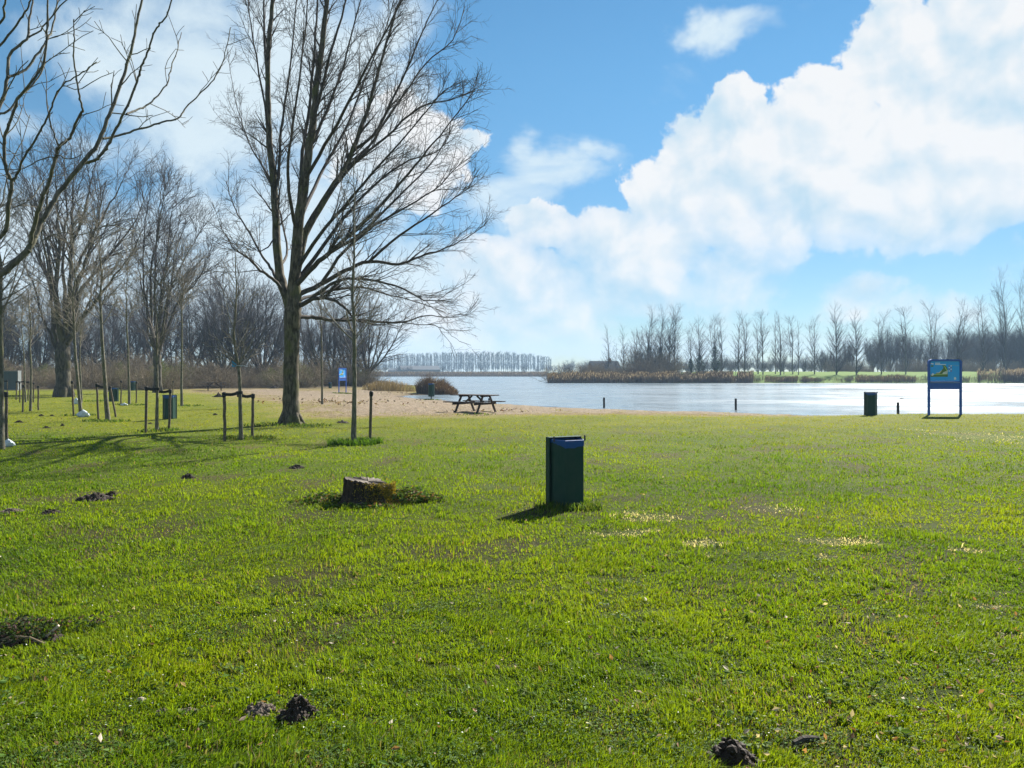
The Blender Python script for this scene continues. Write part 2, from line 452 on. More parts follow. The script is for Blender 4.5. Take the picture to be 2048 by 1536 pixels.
def grow(outs, p, d, L, r, lvl, cfg, rng):
    """one branch and, on it, its twigs; outs[level] says which mesh takes it"""
    c = cfg[lvl]
    n = max(2, int(round(L / c['seg']))); step = L / n
    pts = [p]; rad = [r]; dirs = [d]
    wob, up = c['wob'], c.get('up', 0)
    rmin = c.get('rmin', 0.003)
    for i in range(n):
        d = unit((d[0] + rng.gauss(0, wob), d[1] + rng.gauss(0, wob), d[2] + rng.gauss(0, wob) + up * step))
        p = (p[0] + d[0] * step, p[1] + d[1] * step, p[2] + d[2] * step)
        t = (i + 1) / n
        pts.append(p); dirs.append(d); rad.append(max(rmin * (1 - 0.4 * t), r * (1 - c.get('tap', 0.8) * t)))
    outs[min(lvl, len(outs) - 1)].add(pts, rad, c.get('k', 3))
    if lvl + 1 < len(cfg): kids(outs, pts, rad, dirs, L, lvl, cfg, rng)
def kids(outs, pts, rad, dirs, L, lvl, cfg, rng, t0=None, t1=1.0, dens=None, bias=None):
    c = cfg[lvl]; q = cfg[lvl + 1]
    n = L * (dens if dens is not None else c['dens'])
    n = int(n) + (1 if rng.random() < n - int(n) else 0)
    a0 = c.get('t0', 0.2) if t0 is None else t0
    m = len(pts) - 1
    for _ in range(n):
        t = a0 + (t1 - a0) * rng.random()
        i = min(int(t * m), m - 1); f = t * m - i
        p = tuple(pts[i][k] * (1 - f) + pts[i + 1][k] * f for k in range(3))
        rr = rad[i] * (1 - f) + rad[i + 1] * f
        ang = q['ang'] * (0.65 + 0.7 * rng.random())
        Lc = q['len'] * (0.55 + 0.75 * rng.random()) * (1 - q.get('lt', 0.5) * t)
        if q.get('rel'): Lc *= L
        grow(outs, p, side_dir(dirs[i], ang, rng, bias), Lc, max(q.get('rmin', 0.003), min(rr * q.get('rr', 0.55), q.get('rmax', 9))), lvl + 1, cfg, rng)
def limb(tw, pts, rads, sides=7, sub=4, rng=None, jit=0.0):
    p, r = spline(pts, rads, sub)
    if rng and jit:
        p = [q + np.array([rng.gauss(0, jit), rng.gauss(0, jit), rng.gauss(0, jit)]) if 0 < i < len(p) - 1 else q for i, q in enumerate(p)]
    p = [tuple(q) for q in p]
    tw.add(p, r, sides)
    dirs = [unit(tuple(np.subtract(p[min(i + 1, len(p) - 1)], p[max(i - 1, 0)]))) for i in range(len(p))]
    L = sum(math.dist(p[i], p[i + 1]) for i in range(len(p) - 1))
    return p, r, dirs, L

# ------------------------------------------------------------------ ground, beach, water
def b_ground(t, b):
    g = geo(t); c = t.attr('tint')
    n = t.noise(g, 6.0, 8, 0.7); n2 = t.noise(g, 0.8, 5); n3 = t.noise(g, 45.0, 4, 0.7)
    c = t.mix(t.mapr(n, 0.3, 0.7, 0, .55), c, t.mix(1.0, c, (0.45, 0.5, 0.4), 'MULTIPLY'))
    c = t.mix(t.mapr(n2, 0.35, 0.7, 0, .35), c, t.mix(1.0, c, (1.35, 1.2, 0.8), 'MULTIPLY'))
    c = t.mix(t.mapr(n3, 0.4, 0.75, 0, .5), c, t.mix(1.0, c, (0.5, 0.5, 0.5), 'MULTIPLY'))
    t.put(b.inputs['Base Color'], c); b.inputs['Roughness'].default_value = 0.95
    b.inputs['Specular IOR Level'].default_value = 0.1
    t.put(b.inputs['Normal'], t.bump(t.math('ADD', n, t.math('MULTIPLY', n3, .4)), 0.8, 0.06))
def b_sand(t, b):
    g = geo(t); c = t.attr('tint')
    n = t.noise(t.vmath('MULTIPLY', g, (1, 1, 0.2)), 3.0, 8, 0.65); n3 = t.noise(g, 9.0, 6, 0.7)
    c = t.mix(t.mapr(n, 0.40, 0.62, 0, .55), c, t.mix(1.0, c, (0.72, 0.62, 0.52), 'MULTIPLY'))
    c = t.mix(t.mapr(n3, 0.53, 0.63, 0, .8), c, (0.13, 0.10, 0.055))
    t.put(b.inputs['Base Color'], c); b.inputs['Roughness'].default_value = 0.95
    b.inputs['Specular IOR Level'].default_value = 0.1
    t.put(b.inputs['Normal'], t.bump(t.math('ADD', n, t.math('MULTIPLY', n3, .6)), 1.0, 0.28))
def b_water(t, b):
    g = geo(t)
    b.inputs['Base Color'].default_value = (0.13, 0.17, 0.20, 1)
    b.inputs['IOR'].default_value = 1.33
    # wave slopes: long gust bands, wavelets and fine ripples, all in the plane of the lake
    a = t.noise(t.vmath('MULTIPLY', g, (0.10, 0.09, 1)), 1.0, 4, 0.6, 0.6, color=True)
    c = t.noise(t.vmath('MULTIPLY', g, (0.55, 0.75, 1)), 1.0, 7, 0.72, 0.3, color=True)
    v = t.vmath('ADD', t.vmath('MULTIPLY', t.vmath('SUBTRACT', a, (.5, .5, .5)), (.16, .26, 0)), t.vmath('MULTIPLY', t.vmath('SUBTRACT', c, (.5, .5, .5)), (.56, .85, 0)))
    v = t.vmath('NORMALIZE', t.vmath('ADD', v, (0, 0, 1)))
    t.put(b.inputs['Normal'], v)
    w = t.noise(t.vmath('MULTIPLY', g, (0.05, 0.10, 1)), 1.0, 8, 0.68)
    t.put(b.inputs['Roughness'], t.mapr(w, .36, .66, .17, .30))

def make_ground():
    NR, NC = 470, 520
    k = np.linspace(0, 1, NR)
    Y = 14.0 * (1150.0 / 14.0)**k - 22.0                     # rows get wider with distance
    tt = np.linspace(-1, 1, NC); tt = 1.25 * (0.75 * tt + 0.25 * tt**3)
    X = (Y[:, None] + 26.0) * tt[None, :]; YY = np.repeat(Y[:, None], NC, 1)
    x, y = X.ravel(), YY.ravel()
    z = height(x, y)
    sm = sandm(x, y)
    nz = fbm(x * 0.6, y * 0.6, 4)
    lawn = np.array([0.085, 0.120, 0.010])[None] * np.ones((len(x), 1))
    dry = np.clip(sstep(14, 30, y) * 0.55 + (nz - 0.5) * 0.8, 0, 1)[:, None]
    lawn = lawn * (1 - dry) + np.array([0.185, 0.19, 0.016]) * dry
    isl = ((y > 120) & (x > 0))
    wn = sstep(.57, .70, fbm(x * 1.3 + 60, y * 1.0 + 20, 4))[:, None] * sstep(30, 14, y)[:, None]
    lawn = lawn * (1 - wn * .6) + np.array([0.085, 0.06, 0.035]) * wn * .6
    lawn[isl] = np.array([0.12, 0.20, 0.025])
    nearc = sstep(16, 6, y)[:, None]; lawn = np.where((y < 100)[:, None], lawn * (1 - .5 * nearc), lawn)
    fr = (y > 300); lawn[fr] = np.array([0.10, 0.14, 0.05])
    wood = sstep(66, 76, y) * sstep(-12, -18, x) * (y < 330)
    lawn = lawn * (1 - wood[:, None]) + np.array([0.075, 0.055, 0.032]) * wood[:, None]
    edge = sstep(-2.2, 0.4, sm)[:, None]
    lawn = lawn * (1 - edge * .8) + np.array([0.25, 0.20, 0.09]) * edge * .8
    sand = np.array([0.34, 0.275, 0.20])[None] * np.ones((len(x), 1))
    ge = (1 - sstep(0.2, 2.2, sm + (nz - 0.5) * 3))[:, None]
    sand = sand * (1 - ge * .65) + np.array([0.24, 0.19, 0.06]) * ge * .65
    d = lake_d(x, y); wet = sstep(-0.9, 0.1, d)[:, None]
    sand = sand * (1 - wet * .55)
    pk = sstep(40, 70, y)[:, None]; sand = sand * (1 - 0.12 * pk)
    z = z + np.where(sm > 0, (fbm(x * 1.4, y * 1.4, 3) - 0.5) * 0.20 * sstep(0, 1.5, sm) * (1 - sstep(-1.5, 0, d)), 0)
    V = np.stack([x, y, z], 1)
    i = np.arange(NR * NC).reshape(NR, NC)
    Q = np.stack([i[:-1, :-1].ravel(), i[:-1, 1:].ravel(), i[1:, 1:].ravel(), i[1:, :-1].ravel()], 1)
    ismask = (sm[Q].mean(1) > 0)
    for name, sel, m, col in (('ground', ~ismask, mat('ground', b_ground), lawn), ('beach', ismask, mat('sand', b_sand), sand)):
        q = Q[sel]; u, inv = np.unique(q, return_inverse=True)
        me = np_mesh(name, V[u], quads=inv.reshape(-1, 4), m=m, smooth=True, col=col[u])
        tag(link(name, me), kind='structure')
make_ground()
bpy.data.objects['ground']['label'] = 'wide mown lawn running to the lake and the banks beyond it'
bpy.data.objects['beach']['label'] = 'strip of trodden pale sand between the lawn and the lake'
wv = [(-700, -10, WL), (900, -10, WL), (900, 900, WL), (-700, 900, WL)]
w_ = link('lake_water', np_mesh('lake_water', wv, quads=[(0, 1, 2, 3)], m=mat('water', b_water)))
tag(w_, 'broad glittering lake behind the beach', kind='structure')

# ------------------------------------------------------------------ grass blades
def b_grass(t, b): b_leafy(t, b, transl=0.52, rough=0.6, spec=0.12)
PATCH = []      # (x, y, rx, ry, kind) bare or pale places in the turf
def patch(px, py, rx, ry, kind):
    a = G(px, py); l = G(px - rx, py); f = G(px, py - ry)
    PATCH.append((a.x, a.y, abs(a.x - l.x), abs(f.y - a.y), kind))
for q in [(1300, 1034, 95, 10, 'pale'), (1400, 1086, 45, 7, 'pale'), (1420, 1112, 14, 4, 'pale'), (1670, 1084, 70, 8, 'pale'), (1655, 1114, 26, 5, 'pale'),
          (1970, 872, 100, 9, 'pale'), (1830, 860, 30, 3, 'pale'), (2010, 1186, 26, 4, 'pale'), (1940, 1102, 30, 5, 'pale'), (1530, 1018, 60, 6, 'pale'), (1230, 1068, 60, 5, 'pale'), (1290, 1062, 40, 4, 'pale'), (1990, 1215, 40, 5, 'pale'), (2030, 1275, 30, 5, 'pale'),
          (985, 974, 85, 7, 'bare'), (1230, 1160, 45, 8, 'bare'), (1860, 1054, 70, 7, 'bare'), (1650, 1250, 30, 10, 'bare'), (1760, 1235, 50, 10, 'bare'),
          (1590, 1492, 45, 16, 'bare'), (2010, 1440, 80, 28, 'bare'), (1960, 1500, 60, 25, 'bare'), (570, 1162, 60, 9, 'bare'), (60, 1363, 25, 8, 'bare'), (870, 1336, 40, 8, 'bare'),
          (1850, 1400, 50, 12, 'bare'), (420, 1505, 40, 12, 'bare'), (650, 1150, 60, 6, 'bare'), (1240, 865, 60, 4, 'bare'), (1900, 1385, 40, 10, 'bare'), (1115, 1530, 60, 10, 'bare'), (1080, 1205, 50, 8, 'bare')]:
    patch(*q)
def patch_field(x, y):
    pale = np.zeros(len(x)); bare = np.zeros(len(x))
    nz = (fbm(x * 5, y * 5, 3) - 0.5) * 1.6
    for (a, b_, rx, ry, k) in PATCH:
        d = np.sqrt(((x - a) / rx)**2 + ((y - b_) / ry)**2) + nz
        v = 1 - sstep(0.55, 1.2, d)
        if k == 'pale': pale = np.maximum(pale, v)
        else: bare = np.maximum(bare, v)
    return pale, bare
HOLES = [(597, 1430, 40, 22), (520, 1420, 30, 12), (326, 1426, 15, 6), (376, 1424, 20, 7), (1462, 1515, 54, 32), (190, 997, 33, 6), (223, 989, 12, 5), (102, 1025, 16, 5), (25, 1023, 20, 5), (376, 955, 14, 5), (594, 935, 15, 4), (735, 996, 48, 16), (40, 1283, 60, 18), (1600, 1490, 22, 8)]
def make_grass(N=860000):
    g = _rng(11)
    py = 768 + 932 * g.random(N)**1.35; px = g.uniform(-420, 2470, N)
    Y = EYE * F / (py - HY); X = (px - CX) / F * Y
    Y += g.normal(0, 0.04, N) * Y * 0.3
    sm0 = sandm(X, Y); onsand = (fbm(X * .8 + 3, Y * .45, 4) + .10 * sstep(3, 0, sm0) > .56) & (g.random(N) < .55)
    keep = (lake_d(X, Y) < -0.9) & (Y < 75) & ((sm0 + g.normal(0, 0.9, N) < -0.4) | onsand)
    keep &= ~((Y > 66) & (X < -22) & (g.random(N) < .6))
    X, Y = X[keep], Y[keep]
    cl = fbm(X * 2.6 + 9, Y * 2.6, 4); cl2 = fbm(X * 0.45, Y * 0.45 + 40, 3); cl3 = fbm(X * 9, Y * 9, 2)
    pale, bare = patch_field(X, Y)
    worn = sstep(.57, .70, fbm(X * 1.3 + 60, Y * 1.0 + 20, 4)) * .75 * sstep(30, 14, Y)
    bare = np.maximum(bare, worn)
    r = g.random(len(X))
    hole = np.zeros(len(X), bool)
    for (px_, py_, rx, ry) in HOLES:
        q = G(px_, py_); ax = abs(q.x - G(px_ - rx, py_).x); ay = abs(G(px_, py_ - ry).y - q.y)
        hole |= ((X - q.x) / ax)**2 + ((Y - q.y) / ay)**2 < 1.0 + g.normal(0, .2, len(X))
    keep = ~hole & (r > bare * 0.88) & (r > 0.55 * sstep(0.52, 0.30, cl3)) 
    X, Y, cl, cl2, cl3, pale, bare = (a[keep] for a in (X, Y, cl, cl2, cl3, pale, bare))
    n = len(X); Z = height(X, Y)
    cl = np.clip(cl + .5 * (fbm(X * 6 + 70, Y * 6, 3) - .5), 0, 1)
    D = np.hypot(X, Y)
    hgt = (0.015 + 0.026 * sstep(0.36, 0.70, cl) + 0.016 * cl3) * g.uniform(0.45, 1.45, n) * (1 - 0.35 * sstep(9, 30, Y))
    hgt *= (1 - 0.55 * pale)
    tall = (g.random(n) < 0.02); hgt = np.where(tall, hgt * 1.7, hgt)
    wid = np.clip(0.0014 + 0.00044 * D, 0.002, 0.03) * g.uniform(0.7, 1.3, n)
    th = g.uniform(0, 2 * np.pi, n); lean = np.abs(g.normal(0.55, 0.45, n)) + 0.3 * pale
    la = g.uniform(0, 2 * np.pi, n) * 0.6 + vnoise(X * 1.5, Y * 1.5) * 6.0
    wx, wy = np.cos(th) * wid, np.sin(th) * wid
    lx, ly = np.cos(la) * lean * hgt, np.sin(la) * lean * hgt
    B = np.stack([X, Y, Z - 0.004], 1); Wd = np.stack([wx, wy, 0 * wx], 1)
    Mid = B + np.stack([lx * 0.35, ly * 0.35, hgt * 0.62], 1)
    Tip = B + np.stack([lx, ly, hgt * np.clip(1.05 - 0.25 * lean, .3, 1)], 1)
    V = np.stack([B - Wd, B + Wd, Mid - Wd * .75, Mid + Wd * .75, Tip], 1).reshape(-1, 3)
    i = np.arange(n) * 5
    Q = np.stack([i, i + 1, i + 3, i + 2], 1); T = np.stack([i + 2, i + 3, i + 4], 1)
    c_deep = np.array([0.075, 0.150, 0.008]); c_mid = np.array([0.178, 0.268, 0.010]); c_yel = np.array([0.255, 0.250, 0.008]); c_straw = np.array([0.20, 0.175, 0.085])
    u = np.clip(cl2 * 1.5 - 0.25 + g.normal(0, 0.22, n), 0, 1)[:, None]
    C = c_deep * (1 - u) + c_mid * u
    far = np.clip(sstep(11, 30, Y) * 0.8 + (cl2 - 0.5) * 0.7 + g.normal(0, 0.15, n) - 0.25 * sstep(2, -12, X), 0, 1)[:, None]
    C = C * (1 - far) + c_yel * far
    st = ((g.random(n) < 0.03 + 0.16 * bare + 0.03 * sstep(12, 28, Y)))[:, None]
    C = np.where(st, c_straw, C)
    pl = (g.random(n) < pale * 0.85)[:, None]
    C = np.where(pl, np.array([0.50, 0.46, 0.33]), C)
    C = C * g.uniform(0.75, 1.25, (n, 1))
    me = np_mesh('grass', V, quads=Q, tris=T, m=mat('grass', b_grass), col=np.repeat(C, 5, 0))
    tag(link('grass', me), 'short clumpy spring grass blades covering the lawn', 'grass', kind='stuff')
make_grass()
def tuft_clump(name, spots, seed, hh, cols, label, cat, kind='stuff', group=None):
    """longer grass or leafy sprigs gathered in one place; spots = (x, y, radius, blades)"""
    g = _rng(seed); A = []
    for (x, y, r, n) in spots:
        a = g.uniform(0, 2 * np.pi, n); q = np.sqrt(g.random(n)) * r
        A.append(np.stack([x + np.cos(a) * q * 1.3, y + np.sin(a) * q], 1))
    A = np.concatenate(A); n = len(A)
    Z = height(A[:, 0], A[:, 1]); D = np.hypot(A[:, 0], A[:, 1])
    h = hh * g.uniform(0.4, 1.2, n); w = np.clip(0.003 + 0.0005 * D, .004, .02)
    th = g.uniform(0, 6.28, n); la = g.uniform(0, 6.28, n); le = np.abs(g.normal(0.45, 0.3, n))
    B = np.stack([A[:, 0], A[:, 1], Z - .01], 1); Wd = np.stack([np.cos(th) * w, np.sin(th) * w, 0 * w], 1)
    L = np.stack([np.cos(la) * le * h, np.sin(la) * le * h, 0 * h], 1)
    Mid = B + L * .35 + np.stack([0 * h, 0 * h, h * .62], 1); Tip = B + L + np.stack([0 * h, 0 * h, h * .95], 1)
    V = np.stack([B - Wd, B + Wd, Mid - Wd * .8, Mid + Wd * .8, Tip], 1).reshape(-1, 3); i = np.arange(n) * 5
    C = np.array(cols)[g.integers(0, len(cols), n)] * g.uniform(.7, 1.3, (n, 1))
    me = np_mesh(name, V, quads=np.stack([i, i + 1, i + 3, i + 2], 1), tris=np.stack([i + 2, i + 3, i + 4], 1), m=mat('grass', b_grass), col=np.repeat(C, 5, 0))
    return tag(link(name, me), label, cat, group, kind)
def leaves_mesh(pts, size, cols, g, flat=0.0):
    """small folded leaves at given points"""
    pts = np.asarray(pts); n = len(pts)
    a = g.normal(0, 1, (n, 3)); a[:, 2] *= (1 - flat); a /= np.linalg.norm(a, axis=1, keepdims=True)
    b_ = g.normal(0, 1, (n, 3)); b_[:, 2] *= (1 - flat); b_ -= (b_ * a).sum(1, keepdims=True) * a; b_ /= np.linalg.norm(b_, axis=1, keepdims=True)
    nn = np.cross(a, b_)
    s_ = size * g.uniform(.6, 1.3, (n, 1))
    V = np.stack([pts - a * s_, pts + b_ * s_ * .5 + nn * s_ * .2, pts + a * s_, pts - b_ * s_ * .5 + nn * s_ * .2], 1).reshape(-1, 3)
    i = np.arange(n) * 4
    T = np.concatenate([np.stack([i, i + 1, i + 2], 1), np.stack([i, i + 2, i + 3], 1)])
    C = np.array(cols)[g.integers(0, len(cols), n)] * g.uniform(.65, 1.35, (n, 1))
    return V, T, np.repeat(C, 4, 0)
def b_leaf(t, b): b_leafy(t, b, transl=0.35, rough=0.65, spec=0.12)

# ------------------------------------------------------------------ the big old tree
def big_tree():
    rng = random.Random(5)
    base = G(580, 848); Y0 = base.y; sc = Y0 / F
    trunk = Twigs(); crown = Twigs()
    def Q(px, py, dy=0.0): return tuple(P(px, py, Y0 + dy))
    # trunk with a root flare and slightly uneven girth
    tp = [(581, 856), (581, 848), (581, 838), (581.5, 815), (582, 780), (582, 740), (583, 700), (584, 660), (586, 630), (588, 600), (590, 565)]
    tr = [27, 21, 18.5, 16.5, 15.2, 14.8, 14.6, 15.2, 16.6, 14.5, 10.5]
    limb(trunk, [Q(x, y) for x, y in tp], [r * sc for r in tr], sides=18, sub=4, rng=rng, jit=0.008)
    for k in range(7):                                     # root buttresses
        a = k * 0.9 + 0.3; c, s_ = math.cos(a), math.sin(a)
        b0 = Vector(Q(581, 846))
        trunk.add([(b0.x + c * .12, b0.y + s_ * .12, b0.z + .55), (b0.x + c * .22, b0.y + s_ * .22, b0.z + .22), (b0.x + c * .42, b0.y + s_ * .42, b0.z - .06)], [.10, .13, .07], 8)
    LIMBS = [  # (points (px, py, depth offset), radius px start, end, childs per metre)
     ([(582, 625, 0), (572, 590, .1), (560, 550, .2), (553, 465, .5), (548, 373, .8), (538, 263, 1.0), (536, 165, 1.1), (540, 60, 1.1), (548, -30, 1.2), (552, -150, 1.3)], 11, 3.2, 1.7),
     ([(548, 385, .75), (556, 355, .8), (562, 260, 1.2), (578, 150, 1.5), (590, 40, 1.8), (600, -60, 2)], 4.5, 1.2, 2.4),
     ([(538, 263, 1.0), (526, 190, .6), (512, 110, .3), (500, 30, .2), (492, -60, 0)], 3.0, .9, 2.2),
     ([(536, 165, 1.1), (530, 90, 1.3), (528, 10, 1.4), (532, -90, 1.5)], 4.0, 1.5, 2.0),
     ([(586, 615, 0), (590, 540, -.1), (598, 442, -.2), (610, 360, -.3), (622, 270, -.4), (632, 182, -.5), (644, 90, -.6), (655, -5, -.7), (668, -120, -.8)], 13, 3.6, 2.0),
     ([(598, 420, -.2), (602, 350, .2), (608, 285, .5), (622, 190, .8), (630, 90, 1.0), (636, -10, 1.1), (640, -110, 1.2)], 6, 1.6, 2.3),
     ([(622, 270, -.4), (636, 205, -.9), (660, 110, -1.2), (690, 10, -1.5), (715, -80, -1.8)], 5, 1.3, 2.4),
     ([(618, 300, -.4), (646, 240, .3), (680, 150, .9), (705, 60, 1.3), (735, -50, 1.8)], 4.5, 1.2, 2.4),
     ([(590, 560, 0), (610, 470, .4), (648, 400, .8), (690, 338, 1.1), (706, 300, 1.2), (740, 203, 1.5), (765, 110, 1.7), (792, 25, 1.9), (820, -60, 2)], 9, 1.5, 2.3),
     ([(706, 300, 1.2), (748, 268, 1.0), (790, 190, .8), (830, 100, .5), (856, 40, .3), (885, -20, .2)], 4.2, .9, 2.6),
     ([(690, 338, 1.1), (735, 295, 1.6), (790, 215, 2.2), (850, 130, 2.8), (905, 80, 3.2), (928, 20, 3.3)], 4.0, .8, 2.6),
     ([(650, 400, .8), (705, 330, .2), (770, 275, -.4), (840, 215, -.9), (900, 200, -1.1), (950, 183, -1.2)], 4.2, .8, 2.6),
     ([(588, 575, 0), (620, 540, -.5), (655, 508, -1), (700, 470, -1.4), (770, 400, -2), (830, 330, -2.4), (880, 270, -2.7), (945, 185, -3)], 7, .9, 2.4),
     ([(655, 508, -1), (720, 468, -.6), (790, 400, -.2), (860, 330, .2), (905, 255, .5)], 4.4, .8, 2.6),
     ([(592, 565, 0), (640, 500, .6), (700, 420, 1.4), (760, 360, 2.1), (820, 320, 2.6), (880, 300, 3), (905, 250, 3.2)], 5.5, .8, 2.6),
     ([(594, 590, 0), (641, 570, .4), (690, 541, .7), (738, 523, .9), (797, 528, 1.1), (840, 512, 1.3), (883, 499, 1.4), (930, 478, 1.6), (970, 450, 1.7)], 6.5, .7, 2.4),
     ([(738, 523, .9), (800, 470, .5), (860, 430, .2), (910, 395, 0), (945, 372, -.2)], 3.6, .7, 2.6),
     ([(641, 570, .4), (690, 500, 0), (750, 450, -.4), (820, 410, -.8), (880, 370, -1.1), (925, 320, -1.4)], 4.4, .7, 2.6),
     ([(596, 612, 0), (620, 600, -.4), (641, 596, -.7), (668, 600, -1), (693, 620, -1.3), (715, 640, -1.6), (760, 650, -2), (800, 642, -2.4)], 6.0, .7, 2.2),
     ([(620, 600, -.4), (680, 560, -1.2), (740, 560, -1.8), (800, 575, -2.3), (850, 600, -2.7), (905, 598, -3)], 4.4, .6, 2.6),
     ([(598, 634, 0), (625, 634, .5), (660, 640, .9), (700, 641, 1.3), (750, 642, 1.7), (803, 645, 2.1), (850, 632, 2.4), (900, 634, 2.7), (936, 630, 2.9)], 5.5, .5, 2.0),
     ([(803, 645, 2.1), (850, 650, 1.9), (885, 655, 1.8), (905, 672, 1.7), (922, 684, 1.7)], 1.3, .4, 1.6),
     ([(600, 600, 0), (650, 585, 1.2), (720, 575, 2.4), (780, 590, 3.2), (840, 605, 3.8), (890, 625, 4.2)], 4.2, .6, 2.6),
     ([(590, 545, 0), (640, 470, -1), (690, 410, -1.8), (760, 330, -2.5), (830, 250, -3), (890, 180, -3.4)], 5, .8, 2.6),
     ([(568, 585, .1), (548, 560, -.3), (527, 545, -.6), (507, 527, -.9), (486, 508, -1.2), (469, 499, -1.4), (450, 465, -1.6), (434, 452, -1.8)], 4.4, .5, 2.4),
     ([(556, 560, .2), (540, 535, .7), (520, 505, 1.1), (497, 462, 1.6), (476, 431, 2), (462, 395, 2.3), (452, 362, 2.5)], 3.8, .8, 2.3),
     ([(553, 465, .5), (540, 490, .2), (522, 502, 0), (500, 498, -.2), (485, 490, -.4)], 2.2, .4, 3.0),
     ([(548, 373, .8), (530, 340, 1.3), (505, 300, 1.9), (485, 250, 2.4), (468, 190, 2.8), (455, 100, 3.2)], 2.8, .5, 2.4),
     ([(560, 530, .2), (575, 500, 1.5), (560, 430, 2.6), (540, 360, 3.4), (520, 280, 4)], 3.6, .7, 2.4),
     ([(596, 470, 0), (580, 400, -1.2), (576, 330, -1.8), (585, 250, -2.2), (600, 150, -2.5), (612, 40, -2.8), (618, -60, -3)], 4.6, 1.0, 2.2),
     ([(610, 360, -.3), (650, 290, -1.4), (700, 200, -2.4), (745, 110, -3.2), (790, 30, -3.8), (825, -40, -4.2)], 4.6, .9, 2.5),
     ([(600, 440, 0), (640, 350, 2), (690, 260, 3.3), (730, 160, 4.3), (770, 60, 5), (800, -40, 5.5)], 5, .9, 2.5),
    ]
    cfg = [dict(dens=2),
           dict(seg=.32, wob=.085, up=.04, len=1.65, ang=R(28), rr=.42, rmin=.010, rmax=.035, tap=.75, dens=4.3, t0=.12, k=5, lt=.55),
           dict(seg=.17, wob=.14, up=.05, len=.95, ang=R(38), rr=.5, rmin=.0058, rmax=.012, tap=.6, dens=6.0, t0=.15, k=3, lt=.4),
           dict(seg=.11, wob=.24, up=.06, len=.34, ang=R(45), rr=.6, rmin=.0042, rmax=.006, tap=.4, k=3, lt=.3)]
    for pts, r0, r1, dens in LIMBS:
        n = len(pts); rr = [(1 if r0 > 8 else .86) * (r0 * (1 - i / (n - 1))**1.15 + r1 * (i / (n - 1))) * sc for i in range(n)]
        W3 = [Q(*p) for p in pts]
        tgt = trunk if r0 > 8 else crown
        p, r, d, L = limb(tgt, W3, rr, sides=10 if r0 > 8 else 7, sub=4, rng=rng, jit=0.012)
        kids([crown, crown, crown, crown], p, r, d, L, 0, cfg, rng, t0=.22 if r0 < 8 else .3, dens=dens * 1.25, bias=(.25, 0, .55))
    e = empty('broadleaf_tree', base, 'tall bare tree with a thick forked trunk and crown swept sideways, biggest on the lawn', 'tree')
    link('trunk', trunk.mesh('trunk', M_bark('big'), base), e)
    link('crown', crown.mesh('crown', M_bark('twig'), base), e)
    return base
BIG = big_tree()

